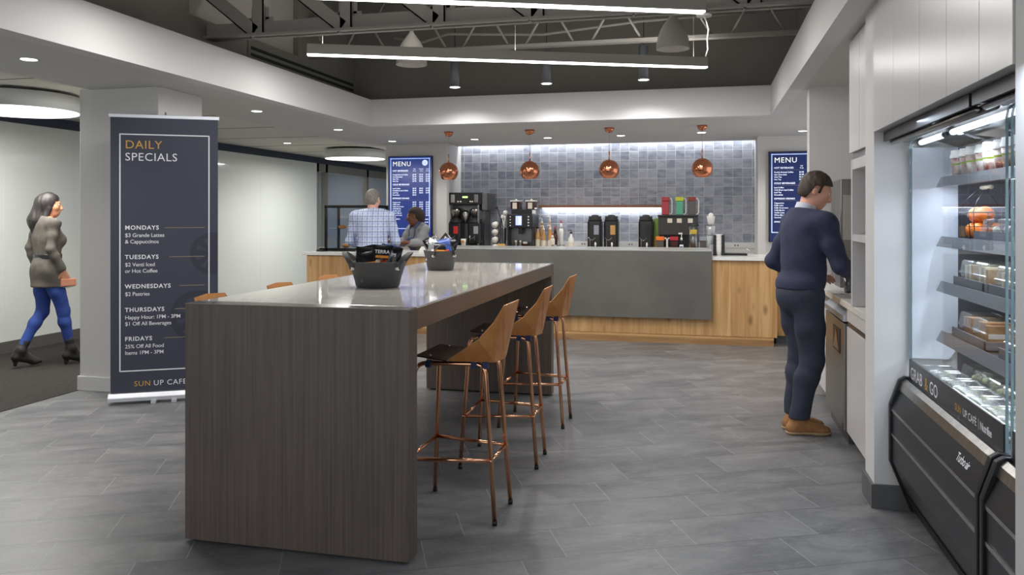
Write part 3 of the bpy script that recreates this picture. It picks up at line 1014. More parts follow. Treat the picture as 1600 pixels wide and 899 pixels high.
# dark round motifs
def clipped_disc(cx, cz, r, xmax):
    pts = []
    for i in range(48):
        a = 2 * PI * i / 48
        pts.append((min(cx + r * math.cos(a), xmax), cz + r * math.sin(a)))
    return pts
m = MB()
m.prism(clipped_disc(hw - .05, 1.16, .17, hw - .014), 'y', -.0028, -.002)
m.prism(clipped_disc(hw - .16, .66, .21, hw - .014), 'y', -.0028, -.002)
m.build('round_motif', 'banner_dark', t)
for cx, cz, r in ((hw - .05, 1.16, .17), (hw - .16, .66, .21)):
    m = MB()
    for k in range(5):
        a = .7 * k + 2.0
        m.prism([(cx + r * .25 * math.cos(a), cz + r * .25 * math.sin(a)), (cx + r * .8 * math.cos(a - .16), cz + r * .8 * math.sin(a - .16)), (cx + r * .75 * math.cos(a + .16), cz + r * .75 * math.sin(a + .16))], 'y', -.0031, -.0026) if cx + r * .8 * math.cos(a - .16) < hw - .02 and cx + r * .8 * math.cos(a + .16) < hw - .02 else None
    m.build('motif_mark', 'banner', t)
lx = fw0 + .04
m = MB()
m.text('DAILY', .092, (lx, yb, 1.99), (1, 0, 0), (0, 0, 1), stretch=1.08)
m.build('gold_title', 'text_gold', t)
m = MB()
m.text('SPECIALS', .088, (lx, yb, 1.895), (1, 0, 0), (0, 0, 1), stretch=1.08)
rows = [('MONDAYS', ['$3 Grande Lattes', '& Cappuccinos'], 1.355), ('TUESDAYS', ['$2 Venti Iced', 'or Hot Coffee'], 1.125),
        ('WEDNESDAYS', ['$2 Pastries'], .895), ('THURSDAYS', ['Happy Hour: 1PM - 3PM', '$1 Off All Beverages'], .712), ('FRIDAYS', ['25% Off All Food', 'Items 1PM - 3PM'], .485)]
ln = MB()
for hd, ls, z in rows:
    m.text(hd, .046, (lx, yb, z), (1, 0, 0), (0, 0, 1), stretch=1.15, bold=.022)
    for i, s_ in enumerate(ls):
        m.text(s_, .042, (lx, yb, z - .058 - .05 * i), (1, 0, 0), (0, 0, 1), stretch=.96, bold=.004)
    x0 = lx + .046 * .82 * len(hd) + .02
    ln.box(x0, fw1 - .04, yb, -.002, z + .012, z + .016)
m.text('UP CAFE', .058, (fw0 + .245, yb, .128), (1, 0, 0), (0, 0, 1), stretch=1.12)
m.build('lettering', 'text_white', t)
ln.build('rule_line', 'tan_line', t)
m = MB().text('SUN', .058, (fw0 + .105, yb, .128), (1, 0, 0), (0, 0, 1), stretch=1.12)
m.build('gold_lettering', 'text_gold', t)

# ================================================================ FRONT COUNTER
t = thing('service_counter', 'long knotty oak service counter with white top below the copper pendants', 'counter', (0, 0, 0))
m = MB()
m.box(-4.95, 0.79, 9.27, 9.95, .1, .955)
m.build('body', 'oak', t)
MB().box(-4.9, 0.755, 9.262, 9.9, 0.0, .095).build('plinth', 'oak_flat', t)
MB().box(-5.0, -3.19, 9.235, 10.0, .957, .995).build('worktop', 'worktop', t, bevel=.003)
MB().box(0.088, 1.6, 9.235, 10.0, .957, .995).build('worktop', 'worktop', t, bevel=.003)
MB().box(.795, 1.5, 9.45, 9.95, .1, .955).build('side_panel', 'oak', t)
MB().box(.80, 1.5, 9.5, 9.9, .0, .095).build('side_plinth', 'tile_skirting', t)
t = thing('stone_front_panel', 'raised grey stone slab hung on the front of the oak counter', 'panel', (0, 0, 0))
MB().box(-3.19, .084, 9.195, 9.235, .29, 1.058).build('slab', 'stone', t, bevel=.002)
MB().box(-3.19, .084, 9.236, 9.95, .957, 1.058).build('raised_core', 'white_paint', t)
MB().box(-3.195, .088, 9.194, 9.96, 1.059, 1.07).build('top_edge', mat('pale_stone_edge', (176, 176, 172), .25), t)
# sink in the counter right of the slab
t = thing('drop_in_sink', 'dark rectangular drop-in sink in the white worktop beside the cup dispensers', 'sink', (.36, 9.72, .995))
m = MB()
m.box(-.15, .13, -.1, .1, 0.0, .022)
m.build('rim', 'black_matt', t, bevel=.003)
MB().cyl((.16, .1, 0), (.16, .1, .03), .012).tube([(.16, .1, .03), (.16, .1, .06), (.14, .05, .07)], .006).build('tap', 'chrome', t)

# back counter under the tiled wall
t = thing('back_counter', 'white back counter against the tiled wall carrying the coffee machines', 'counter', (0, 0, 0))
MB().box(-3.66, .69, 11.16, 11.785, .1, .88).build('body', 'lacquer', t)
MB().box(-3.66, .69, 11.12, 11.787, .882, .92).build('worktop', 'worktop', t, bevel=.003)
MB().box(-3.64, .67, 11.2, 11.7, 0, .1).build('plinth', 'black_matt', t)
# wall shelf with LED
t = thing('wall_shelf', 'thin oak wall shelf with a light strip beneath on the tiled wall', 'shelf', (-1.49, 11.68, 1.595))
MB().box(-.9, .9, -.12, .115, -.02, .02).build('board', mat('walnut_board', (142, 96, 66), .5), t, bevel=.002)
MB().box(-.88, .88, .06, .085, -.027, -.0205).build('led_strip', 'led_cool', t)
lamp('shelf_glow', 'AREA', (0, .07, -.035), 1.9, (.95, .97, 1), 1.76, .03, direction=(0, .25, -1), parent=t)
# sockets in the back trim
for x, lb in ((-1.75, 'double wall socket left of the pair of black beverage dispensers'), (-1.05, 'double wall socket right of the pair of black beverage dispensers'), (.45, 'double wall socket above the sink at the right end of the tiled wall')):
    t = thing('wall_socket', lb, 'socket', (x, 11.77, 1.037), 0, 'wall sockets')
    MB().box(-.055, .055, -.004, 0, -.03, .03).build('plate', 'white_paint', t, bevel=.001)
    MB().box(-.028, -.012, -.0055, -.0035, -.012, .008).box(.012, .028, -.0055, -.0035, -.012, .008).build('outlet', 'black', t)

# ================================================================ MENU SCREENS
M['screen_l'] = emit('screen_blue', (36, 54, 122), .66)
M['screen_txt'] = emit('screen_white', (205, 220, 250), .6)
M['screen_title'] = emit('screen_title', (232, 232, 214), .62)
M['screen_rule'] = emit('screen_rule', (120, 160, 225), .6)
M['screen_r'] = emit('screen_navy', (28, 40, 86), .66)
for mm in ('screen_l', 'screen_r'):
    M[mm].node_tree.nodes['Principled BSDF'].inputs['Base Color'].default_value = (.005, .007, .02, 1)
    M[mm].node_tree.nodes['Principled BSDF'].inputs['Roughness'].default_value = .15
def menu(label, x0, z1, scr):
    Wm, Hm = .685, 1.2
    t = thing('menu_screen', label, 'screen', (x0 + Wm / 2, 11.1, z1 - Hm / 2), 0, 'portrait menu screens')
    a, b = Wm / 2, Hm / 2
    MB().box(-a, a, -.055, -.001, -b, b).build('bezel', 'blackgloss', t, bevel=.003)
    a -= .012; b -= .012
    MB().box(-a, a, -.057, -.054, -b, b).build('display', scr, t)
    y = -.0585
    m = MB()
    f0, f1, g0, g1 = -a + .022, a - .022, -b + .11, b - .02
    for q in ((f0, f1, g0, g0 + .011), (f0, f1, g1 - .011, g1), (f0, f0 + .011, g0, g1), (f1 - .011, f1, g0, g1)):
        m.box(q[0], q[1], y, -.0572, q[2], q[3])
    m.build('border', 'screen_rule', t)
    MB().text('MENU', .098, (f0 + .035, y, g1 - .115), (1, 0, 0), (0, 0, 1), stretch=1.12).build('title', 'screen_title', t)
    m = MB()
    L = f0 + .035
    cols = (.05, .155, .255)
    def heading(s_, z):
        m.text(s_, .031, (L, y, z), (1, 0, 0), (0, 0, 1), stretch=1.05, bold=.012)
    def row(s_, z, pr):
        m.text(s_, .026, (L, y, z), (1, 0, 0), (0, 0, 1), bold=.01)
        for cx, p in zip(cols, pr):
            m.text(p, .026, (cx + .02, y, z), (1, 0, 0), (0, 0, 1), 'CENTER', bold=.015)
    for cx, s1, s2 in zip(cols, ('Tall', 'Grande', 'Venti'), ('12 oz', '16 oz', '20 oz')):
        m.text(s1, .022, (cx + .02, y, g1 - .168), (1, 0, 0), (0, 0, 1), 'CENTER', bold=.01)
        m.text(s2, .022, (cx + .02, y, g1 - .195), (1, 0, 0), (0, 0, 1), 'CENTER', bold=.01)
    z = g1 - .195
    heading('HOT BEVERAGES', z)
    rules = [z - .018]
    z -= .056
    for i, s_ in enumerate(('Freshly Brewed Coffee', 'Hot Chocolate', 'Chai Tea', 'Hot Tea')):
        row(s_, z - .032 * i, ('$1.95', '$2.25', '$2.45'))
    z -= .148
    heading('COLD BEVERAGES', z)
    rules.append(z - .018)
    z -= .056
    for i, s_ in enumerate(('Iced Coffee', 'Cold Brew Iced Coffee', 'Iced Tea', 'Smoothies')):
        row(s_, z - .032 * i, ('$2.45', '$2.65', '$2.95') if i < 3 else ('$4.25',))
    z -= .148
    heading('ESPRESSO DRINKS', z)
    rules.append(z - .018)
    z -= .056
    for i, s_ in enumerate(('Cappuccino', 'Caffe Latte', 'Caffe Americano', 'Caffe Mocha', 'Vanilla Latte', 'White Mocha', 'Caramel Latte')):
        row(s_, z - .032 * i, ('$2.95', '$3.65', '$3.95'))
    z -= .25
    m.text('ESPRESSO', .027, (L, y, z), (1, 0, 0), (0, 0, 1), bold=.01)
    m.text('Single   Double', .024, (.14, y, z), (1, 0, 0), (0, 0, 1), bold=.02)
    m.text('$1.75   $1.95', .024, (.155, y, z - .045), (1, 0, 0), (0, 0, 1), bold=.02)
    m.build('lettering', 'screen_txt', t)
    m = MB()
    for zz in rules:
        m.box(L, f1 - .03, y, -.0572, zz, zz + .003)
    m.build('rule_line', mat('screen_thin_rule', (120, 120, 110), .5), t)
    # pale round badge at the top right
    m = MB()
    bc = Vector((f1 - .075, y, g1 - .07))
    rt = Matrix.Translation(bc) @ Matrix.Rotation(PI / 2, 4, 'X')
    m.lathe([(.0001, 0), (.043, 0)], mtx=rt, cap=False)
    m.mi = 1
    rt2 = Matrix.Translation(bc + Vector((0, -.001, 0))) @ Matrix.Rotation(PI / 2, 4, 'X')
    m.lathe([(.031, 0), (.036, 0)], mtx=rt2, cap=False)
    m.prism([(bc.x - .018, bc.z - .02), (bc.x + .018, bc.z - .02), (bc.x + .012, bc.z + .004), (bc.x + .018, bc.z + .018), (bc.x, bc.z + .012), (bc.x - .018, bc.z + .018), (bc.x - .012, bc.z + .004)], 'y', bc.y - .0016, bc.y - .001)
    m.build('round_badge', ['screen_txt', 'screen_rule'], t)
    MB().text('Nutrition', .034, (f1 - .01, y, -b + .045), (1, 0, 0), (0, 0, 1), 'RIGHT', bold=.01).build('footer_lettering', 'screen_txt', t) if False else None
    return t
menu('lit blue menu screen left of the copper pendants, behind the barista', -4.565, 2.34, 'screen_l')
menu('darker blue menu screen on the right, partly hidden by the man in navy', .835, 2.31, 'screen_r')
# ================================================================ COFFEE EQUIPMENT ON THE BACK COUNTER
YB = 11.42
ZB = .92
M['tank_steel'] = mat('dull_steel', (120, 120, 122), .35, .9)
M['green_lcd'] = emit('green_lcd', (150, 220, 40), 1.2)
M['red_card'] = mat('red_card', (196, 48, 48), .6)
M['grey_card'] = mat('grey_card', (150, 156, 164), .6)
M['tan_card'] = mat('tan_card', (196, 152, 84), .6)
M['cup_white'] = mat('white_cup', (234, 232, 226), .5)
M['amber'] = mat('amber_syrup', (196, 150, 92), .12)
M['dark_liquid'] = mat('dark_tea', (60, 24, 18), .15)
M['paper'] = mat('paper_label', (222, 214, 196), .6)
t = thing('coffee_brewer', 'dual coffee brewer with black head and steel side at the back counter left end', 'coffee machine', (-3.43, YB, ZB))
MB().box(-.26, .26, -.22, .26, .70, .88).build('head', 'black', t, bevel=.01)
MB().box(-.258, .262, -.02, .27, .0, .70).box(.262, .34, -.2, .26, .62, .872).build('column_body', 'tank_steel', t, bevel=.004)
MB().box(.2, .225, -.22, -.02, .0, .7).build('side_rail', 'steel', t)
MB().box(-.27, .27, -.26, .26, 0, .05).build('base_tray', 'black', t, bevel=.004)
MB().box(-.03, .05, -.225, -.219, .80, .825).build('display', 'green_lcd', t)
for x in (-.18, .18):
    MB().box(x - .03, x + .03, -.225, -.219, .735, .85).build('switch_panel', 'steel', t)
for x in (-.1, -.06, .09, .12):
    MB().cyl((x, -.219, .745), (x, -.228, .745), .013, n=12).build('button', 'paper', t)
for x in (-.165, .145):
    m = MB().lathe([(.055, 0), (.085, .1), (.09, .13), (.05, .15)], (x, -.1, .50), 24)
    m.build('brew_funnel', 'steel', t)
MB().lathe([(.02, 0), (.03, .05), (.06, .15), (.02, .2)], (-.01, -.12, .42), 20).build('hot_water_spout', 'steel', t)

def thermal_server(label, x, y, z, card, tapc=True, h=.5):
    t = thing('beverage_dispenser', label, 'beverage dispenser', (x, y, z), 0, 'black beverage dispensers')
    MB().prism([(-.1, -.075), (-.075, -.1), (.075, -.1), (.1, -.075), (.1, .1), (-.1, .1)], 'z', .08, h * .82).build('body', 'black', t, bevel=.004)
    MB().box(-.1, .1, -.02, .1, 0, .1).box(-.1, .1, -.13, .1, 0, .022).build('stand', 'black', t, bevel=.004)
    MB().lathe([(.098, h * .82), (.1, h * .86), (.06, h * .93), (.045, h * .98), (.0001, h * .99)], n=28).build('lid', 'black_matt', t)
    m = MB().box(-.09, -.06, -.02, .02, h * .84, h * .95).box(.06, .09, -.02, .02, h * .84, h * .95)
    m.build('lid_lug', 'black', t)
    MB().box(-.005, .065, -.1035, -.1, h * .48, h * .72).build('label_card', card, t)
    MB().tube([(-.085 + .11 * k / 8, -.105 - .028 * math.sin(PI * k / 8), h * .42 - .045 * math.sin(PI * k / 8)) for k in range(9)], .0045, 8).build('bail_handle', 'chrome', t)
    MB().cyl((.02, -.1, .13), (.02, -.13, .13), .014).cyl((.02, -.125, .16), (.02, -.125, .08), .01).build('tap', 'cup_white' if tapc else 'black', t)
    MB().cyl((-.06, -.103, .06), (-.06, -.103, .2), .006, n=8).build('sight_gauge', 'steel', t)
    return t
thermal_server('black beverage dispenser with red card standing under the left side of the dual brewer', -3.59, YB - .14, ZB + .052, 'red_card', False, .46)
thermal_server('black beverage dispenser with grey card standing under the right side of the dual brewer', -3.28, YB - .14, ZB + .052, 'grey_card', False, .46)
thermal_server('black beverage dispenser with grey card, left one of the close pair under the shelf', -1.525, YB - .02, ZB, 'grey_card', True, .56)
thermal_server('black beverage dispenser with tan card, right one of the close pair under the shelf', -1.29, YB - .02, ZB, 'tan_card', True, .56)
thermal_server('black beverage dispenser with dark card just left of the tea brewer', -.8, YB - .02, ZB, 'black_matt', True, .56)
# paper cup pot between the servers
t = thing('paper_cup_stack', 'short stack of white cups with an orange print between the two brewer dispensers', 'cups', (-3.42, YB - .3, ZB))
MB().lathe([(.03, 0), (.036, .16), (.04, .2)], n=18).build('cup', 'cup_white', t)
MB().box(-.02, .02, -.043, -.038, .14, .18).build('print', 'bag_orange', t)
# cup rack : stacked white cups lying in a dispenser
t = thing('cup_rack', 'rack of white cups lying on their sides beside the dual brewer', 'cup rack', (-3.0, YB, ZB))
MB().box(-.055, .055, .0, .06, 0, .46).build('back_plate', 'tank_steel', t)
for k in range(4):
    MB().cyl((0, -.11, .07 + .11 * k), (0, 0, .09 + .11 * k), .047, .036, 20).build('cup', 'cup_white', t)
t = thing('whisk_jar', 'tall jar of stirrers and spatulas with white lids left of the espresso machine', 'utensil jar', (-2.88, YB - .02, ZB))
MB().lathe([(.03, 0), (.034, .32), (.036, .36), (.026, .36), (.024, .02), (.0001, .02)], n=20, cap=False).build('jar', 'tank_steel', t)
MB().ball((-.02, 0, .52), .032).ball((.02, 0, .58), .036).build('knob', 'cup_white', t)
MB().cyl((.0, 0, .3), (-.02, 0, .5), .008).cyl((0, 0, .3), (.02, 0, .56), .008).build('stem', 'cup_white', t)
MB().cyl((.0, 0, .35), (-.11, 0, .68), .008, n=8).build('black_handle', 'black', t)
t = thing('card_sign', 'small tan tent card at the foot of the jar left of the espresso machine', 'card', (-2.87, YB - .22, ZB + .05))
MB().prism([(-.03, 0), (.03, 0), (0, .08)], 'x', -.06, .06).build('card', 'tan_card', t)
MB().box(-.05, .05, -.05, .05, -.05, 0).build('stand', 'cup_white', t)
# espresso machine
t = thing('espresso_machine', 'black bean-to-cup espresso machine with a small blue screen', 'espresso machine', (-2.6, YB, ZB))
MB().box(-.19, .19, -.2, .24, .36, .56).build('head', 'black', t, bevel=.008)
MB().box(-.185, .185, .0, .24, .04, .36).build('body', 'tank_steel', t, bevel=.004)
MB().box(-.19, -.172, -.18, .0, .04, .36).box(.172, .19, -.18, .0, .04, .36).build('side_post', 'black', t)
MB().box(-.2, .2, -.24, .25, 0, .045).build('drip_tray', 'black', t, bevel=.004)
MB().box(-.06, .03, -.2035, -.2, .4, .535).build('screen', emit('blue_screen', (50, 90, 230), 1.2), t)
MB().box(-.015, .008, -.2055, -.2034, .415, .52).box(.008, .024, -.2055, -.2034, .425, .445).box(.008, .024, -.2055, -.2034, .47, .485).box(.008, .024, -.2055, -.2034, .505, .52).build('screen_mark', 'screen_txt', t)
m = MB()
for k in range(4):
    m.cyl((-.14, -.2, .395 + .042 * k), (-.14, -.206, .395 + .042 * k), .009, n=10)
    m.cyl((.13, -.2, .395 + .042 * k), (.13, -.206, .395 + .042 * k), .012, n=10)
m.build('button', 'cup_white', t)
MB().box(-.03, .03, -.15, -.1, .27, .37).build('spout', 'black', t, bevel=.004)
for x in (-.1, .13):
    m = MB().box(x - .065, x + .065, -.08, .1, .63, .745)
    m.build('bean_hopper', 'dark_liquid', t, bevel=.004)
    MB().box(x - .072, x + .072, -.086, .106, .745, .765).cyl((x, 0, .765), (x, 0, .785), .015).build('hopper_lid', 'cup_white', t, bevel=.003)
    MB().box(x - .035, x + .03, -.083, -.079, .64, .73).build('hopper_label', 'paper', t)
MB().box(-.15, .16, -.1, .15, .562, .63).build('grinder_deck', 'black', t, bevel=.004)
for x, lb in ((-2.67, 'steel milk jug standing on the left of the espresso machine tray'), (-2.6, 'steel milk jug standing beside the other on the espresso machine tray')):
    MBj = MB().lathe([(.034, 0), (.036, .02), (.028, .1), (.032, .13), (.03, .13), (.026, .1), (.0001, .01)], n=20, cap=False)
    o = MBj.build('milk_jug', 'steel', fix=False, loc=(x, YB - .14, ZB + .046))
    tag(o, lb, 'jug', 'steel milk jugs')
t = thing('paper_cup', 'white paper cup under the spout of the espresso machine', 'cup', (-2.53, YB - .15, ZB + .046))
MB().lathe([(.026, 0), (.036, .11), (.037, .112), (.034, .11), (.024, .004), (.0001, .004)], n=20, cap=False).build('cup', 'cup_white', t, fix=False)
MB().lathe([(.0305, .04), (.0345, .085)], n=20, cap=False).build('print', 'dark_liquid', t)
t = thing('wipe_pack', 'white pack with a brown print beside the bean hoppers', 'pack', (-2.43, YB - .06, ZB + .563))
MB().box(-.035, .035, -.03, .03, 0, .055).build('pack', 'cup_white', t, bevel=.006)
# syrup bottles
def bottle(label, x, y, h, r, body, cap, pump=True, group='syrup bottles', lab='paper'):
    t = thing('syrup_bottle', label, 'bottle', (x, y, ZB), 0, group)
    MB().lathe([(.0001, 0), (r, .004), (r, h * .55), (r * .9, h * .62), (r * .38, h * .74), (r * .36, h * .84), (.0001, h * .84)], n=20, cap=False).build('body', body, t)
    MB().lathe([(r + .0006, h * .14), (r + .0006, h * .46)], n=20, cap=False).build('label_wrap', lab, t)
    m = MB().lathe([(.0001, h * .84), (r * .45, h * .84), (r * .45, h * .9), (.005, h * .91), (.005, h * .98), (.0001, h * .98)], n=14, cap=False)
    if pump:
        m.tube([(0, 0, h * .97), (-.0, 0, h), (-.03, -.02, h), (-.04, -.025, h * .97)], .005, 8)
    m.build('pump', cap, t)
    return t
bl = [(-2.37, -.02, .42, .034, 'amber', 'black', 'amber syrup bottle with black cap right beside the espresso machine'),
      (-2.335, .12, .5, .034, 'amber', 'cup_white', 'tall amber syrup bottle in the back row nearest the espresso machine'),
      (-2.28, -.03, .39, .036, 'amber', 'cup_white', 'amber syrup bottle with white pump, second in the front row'),
      (-2.21, .1, .53, .032, 'amber', 'cup_white', 'tallest clear-pumped syrup bottle at the back of the group'),
      (-2.18, -.04, .4, .034, 'amber', 'cup_white', 'amber syrup bottle with white pump, third in the front row')]
for x, dy, h, r, b, c, lb in bl:
    bottle(lb, x, YB + dy, h, r, b, c)
bottle('clear pump bottle with a dark pump head standing alone left of the dispensers', -1.87, YB - .05, .33, .045, 'cup_white', 'black', True, 'syrup bottles')
def squeeze(label, x, y, h, body, tip):
    t = thing('squeeze_bottle', label, 'bottle', (x, y, ZB), 0, 'squeeze bottles')
    MB().lathe([(.0001, 0), (.033, .004), (.034, h * .62), (.026, h * .7), (.0001, h * .7)], n=20, cap=False).build('body', body, t)
    MB().lathe([(.0001, h * .7), (.026, h * .7), (.012, h * .86), (.0001, h * .86)], n=16, cap=False).build('shoulder', body, t)
    MB().lathe([(.0001, h * .86), (.013, h * .86), (.006, h * .95), (.0001, h * .95)], n=16, cap=False).build('nozzle', tip, t)
squeeze('tall white squeeze bottle with red nozzle among the syrup bottles', -2.04, YB + .08, .5, 'cup_white', 'red_card')
squeeze('shorter squeeze bottle with red nozzle in front of the tall white one', -2.11, YB + .0, .4, 'dark_liquid', 'red_card')
squeeze('low cream squeeze bottle with red nozzle at the end of the syrup row', -2.13, YB - .12, .3, 'paper', 'red_card')
for x, lb in ((-2.08, 'left small wire tray in front of the squeeze bottles'), (-1.98, 'right small wire tray in front of the squeeze bottles')):
    tag(MB().lathe([(.0001, 0), (.045, 0), (.048, .12), (.045, .12), (.042, .006), (.0001, .006)], n=20, cap=False).build('wire_tray', 'tank_steel', fix=False, loc=(x, YB - .2, ZB)), lb, 'tray', 'small trays')
# black tea brewer with pitchers
t = thing('tea_brewer', 'wide black tea brewer with three pale badges on its front', 'tea machine', (-.355, YB, ZB))
MB().box(-.27, .27, -.1, .24, .27, .53).build('head', mat('charcoal_front', (52, 52, 50), .5), t, bevel=.004)
MB().box(-.28, .28, -.12, .25, .53, .55).build('top_tray', 'black', t, bevel=.003)
MB().box(-.265, .265, .05, .24, 0, .27).build('back_body', 'black', t)
for x in (-.11, .02, .17):
    MB().box(x - .033, x + .033, -.104, -.1, .44, .5).build('badge', 'paper', t)
def pitcher(label, x, y, z, body, lid, side=1, h=.25, liq=None):
    t = thing('pitcher', label, 'pitcher', (x, y, z), 0, 'square pitchers with white handles')
    MB().prism([(-.05, -.055), (.05, -.055), (.05, .055), (-.05, .055)], 'z', 0, h * .78).build('jug', body, t, bevel=.008)
    MB().box(-.056, .056, -.06, .06, h * .78, h).build('lid', lid, t, bevel=.006)
    MB().tube([(side * .05, -.02, h * .9), (side * .075, -.02, h * .92), (side * .09, -.02, h * .8), (side * .09, -.02, h * .15), (side * .08, -.02, .012), (side * .052, -.02, .01)], .0095, 10).build('handle', 'cup_white', t)
    return t
M['p_red'] = mat('red_jug', (172, 36, 48), .2)
M['p_green'] = mat('green_jug', (84, 170, 132), .2)
M['p_lime'] = mat('lime_lid', (205, 214, 52), .35)
M['p_brown'] = mat('brown_lid', (150, 52, 36), .35)
M['p_grey'] = mat('smoke_jug', (86, 80, 76), .2)
M['p_orange'] = mat('orange_lid', (240, 120, 34), .35)
pitcher('red pitcher with red lid, left one on top of the tea brewer', -.53, YB + .02, ZB + .551, 'p_red', 'p_red')
pitcher('green pitcher with lime yellow lid, middle one on top of the tea brewer', -.335, YB + .02, ZB + .551, 'p_green', 'p_lime')
pitcher('smoky pitcher with brown lid, right one on top of the tea brewer', -.165, YB + .02, ZB + .551, 'p_grey', 'p_brown')
pitcher('smoky pitcher with orange lid at the lower left of the tea brewer', -.59, YB - .24, ZB, 'p_grey', 'p_orange')
pitcher('dark pitcher with red lid and handle on its left, below the tea brewer', -.4, YB - .24, ZB, 'dark_liquid', 'p_red', -1)
pitcher('clear pitcher with grey lid at the right end of the tea brewer', -.005, YB - .24, ZB, 'p_grey', 'grey_card', 1)
t = thing('snack_pouch', 'green and yellow pouch squeezed between dispenser and tea brewer', 'pouch', (-.655, YB + .08, ZB))
MB().box(-.045, .045, -.02, .02, 0, .5).build('pouch', mat('green_pouch', (132, 168, 62), .4), t, bevel=.012)
MB().box(-.035, .035, -.024, -.02, .08, .2).build('picture', 'tan_card', t)
t = thing('soap_bottle', 'clear pump bottle of hand gel in front of the tea brewer', 'bottle', (-.3, YB - .3, ZB))
MB().lathe([(.0001, 0), (.03, .003), (.03, .16), (.012, .2), (.012, .22), (.0001, .22)], n=18, cap=False).build('bottle', 'glass', t)
MB().lathe([(.0001, .004), (.027, .006), (.027, .14), (.0001, .14)], n=18, cap=False).build('gel', 'cup_white', t)
MB().cyl((0, 0, .22), (0, 0, .29), .006).box(-.04, .012, -.01, .01, .285, .305).cyl((0, 0, .2), (0, 0, .235), .014).build('pump', 'cup_white', t)
MB().box(-.02, .02, -.033, -.03, .05, .12).build('label_wrap', 'bag_blue', t)
t = thing('drink_dispenser', 'clear plastic drink dispenser of red tea at the right of the tea brewer', 'beverage dispenser', (-.14, YB - .27, ZB))
MB().box(-.07, .07, -.07, .07, .0, .02).cyl((0, 0, .02), (0, 0, .06), .03).build('base', 'cup_white', t)
MB().lathe([(.05, .06), (.068, .1), (.07, .4), (.067, .4), (.065, .1), (.045, .063)], n=24, cap=False).build('tank', 'plastic', t, fix=False)
MB().lathe([(.0001, .08), (.05, .085), (.062, .2), (.0001, .2)], n=24, cap=False).build('tea', 'dark_liquid', t)
MB().box(-.045, .045, -.074, -.068, .29, .35).build('label_card', mat('gold_card', (196, 170, 60), .5), t)
MB().lathe([(.072, .4), (.072, .42), (.0001, .425)], n=24, cap=False).build('lid', 'black', t)
# cup towers on the counter right of the stone slab
t = thing('cup_tower', 'tall slanted tower of stacked white cups and lids right of the stone panel', 'cups', (.085, 10.2, .0))
t.location = (.08, 9.78, .995)
MB().lathe([(.05, 0), (.058, .3), (.06, .34)], n=24).build('holder', 'plastic', t, fix=False)
for k in range(3):
    MB().lathe([(.034, 0), (.048, .09), (.05, .095), (.05, .1)], (0, 0, .12 + .12 * k), 20).build('cup', 'cup_white', t)
MB().ball((0, 0, .47), .03).build('lid_stack', 'cup_white', t)
t = thing('cup_dispenser', 'black cup dispenser holding upturned white cups beside the sink', 'cup dispenser', (.17, 9.62, .995))
MB().box(-.065, -.03, -.03, .06, 0, .24).box(.03, .065, -.03, .06, 0, .24).box(-.065, .065, .04, .07, 0, .2).build('holder', 'black', t, bevel=.004)
for k in range(5):
    MB().lathe([(.028, 0), (.04, .075), (.042, .08)], (0, -.0, .0 + .042 * k), 20).build('cup', 'cup_white', t)

# ================================================================ LEFT END OF THE COUNTER
t = thing('pastry_case', 'black framed glass pastry case on the counter in front of the plaid-shirted man', 'display case', (-4.47, 9.72, .996))
m = MB()
for x in (-.36, .34):
    m.box(x, x + .03, -.2, -.17, 0, .59).box(x, x + .03, .17, .2, 0, .59)
m.box(-.36, .37, -.2, .2, .565, .6).box(-.36, .37, -.2, .2, 0, .04)
m.build('frame', 'blackgloss', t, bevel=.003)
MB().box(-.33, .34, -.19, -.186, .04, .565).box(-.352, -.348, -.17, .17, .04, .565).box(.348, .352, -.17, .17, .04, .565).build('glass_pane', 'glass', t)
MB().box(-.33, .34, -.15, .16, .28, .286).build('glass_shelf', 'glass', t)
t2 = thing('card_reader', 'small black payment terminal on the left end of the white worktop', 'payment terminal', (-4.86, 9.5, .996))
MB().prism([(-.06, 0), (.06, 0), (.06, .05), (-.06, .02)], 'x', -.045, .045).build('body', 'black', t2, bevel=.004)
MB().box(-.035, .035, -.02, .03, .045, .05).build('keypad', 'grey_card', t2)
# pastries inside the case
for i, (x, z) in enumerate(((-.2, .287), (-.05, .287), (.12, .287), (-.15, .041), (.05, .041))):
    o = MB().ball((0, 0, .028), .05, 1.1, .8, .55).build('muffin', mat('pastry_brown', (186, 128, 70), .7), loc=(-4.47 + x, 9.72, .996 + z + .0005))
    tag(o, ['pastry on the glass shelf of the black case, left', 'pastry on the glass shelf of the black case, middle', 'pastry on the glass shelf of the black case, right', 'pastry on the floor of the black case, left', 'pastry on the floor of the black case, right'][i], 'pastry', 'pastries in the glass case')
t = thing('paper_note', 'folded white paper standing on the counter beside the barista', 'paper', (-3.5, 9.6, .996))
MB().prism([(-.04, 0), (.04, 0), (0, .07)], 'y', -.05, .05).build('sheet', 'cup_white', t)

# ================================================================ RIGHT HAND REFRESHMENT WALL
XF = .9
t = thing('base_cabinet', 'white base cabinet run under the worktop behind the navy-clad man', 'cabinet', (0, 0, 0))
MB().box(.93, 1.85, 6.24, 6.88, .1, .878).build('body', 'lacquer', t)
MB().box(.908, .929, 6.245, 6.875, .1, .8).build('door', 'lacquer', t, bevel=.002)
MB().box(.912, .929, 6.245, 6.875, .81, .835).build('finger_pull', 'steel', t)
MB().box(.98, 1.8, 6.24, 6.88, 0, .1).build('plinth', 'tile_skirting', t)
t = thing('base_cabinet', 'white base cabinet between the stainless refrigerator and the white pier', 'cabinet', (0, 0, 0))
MB().box(.9, 1.85, 4.53, 5.38, .1, .878).build('body', 'lacquer', t)
MB().box(.878, .899, 4.53, 5.375, .1, .765).build('door', 'lacquer', t, bevel=.002)
MB().box(.878, .899, 4.53, 5.375, .80, .876).build('drawer_front', 'lacquer', t, bevel=.002)
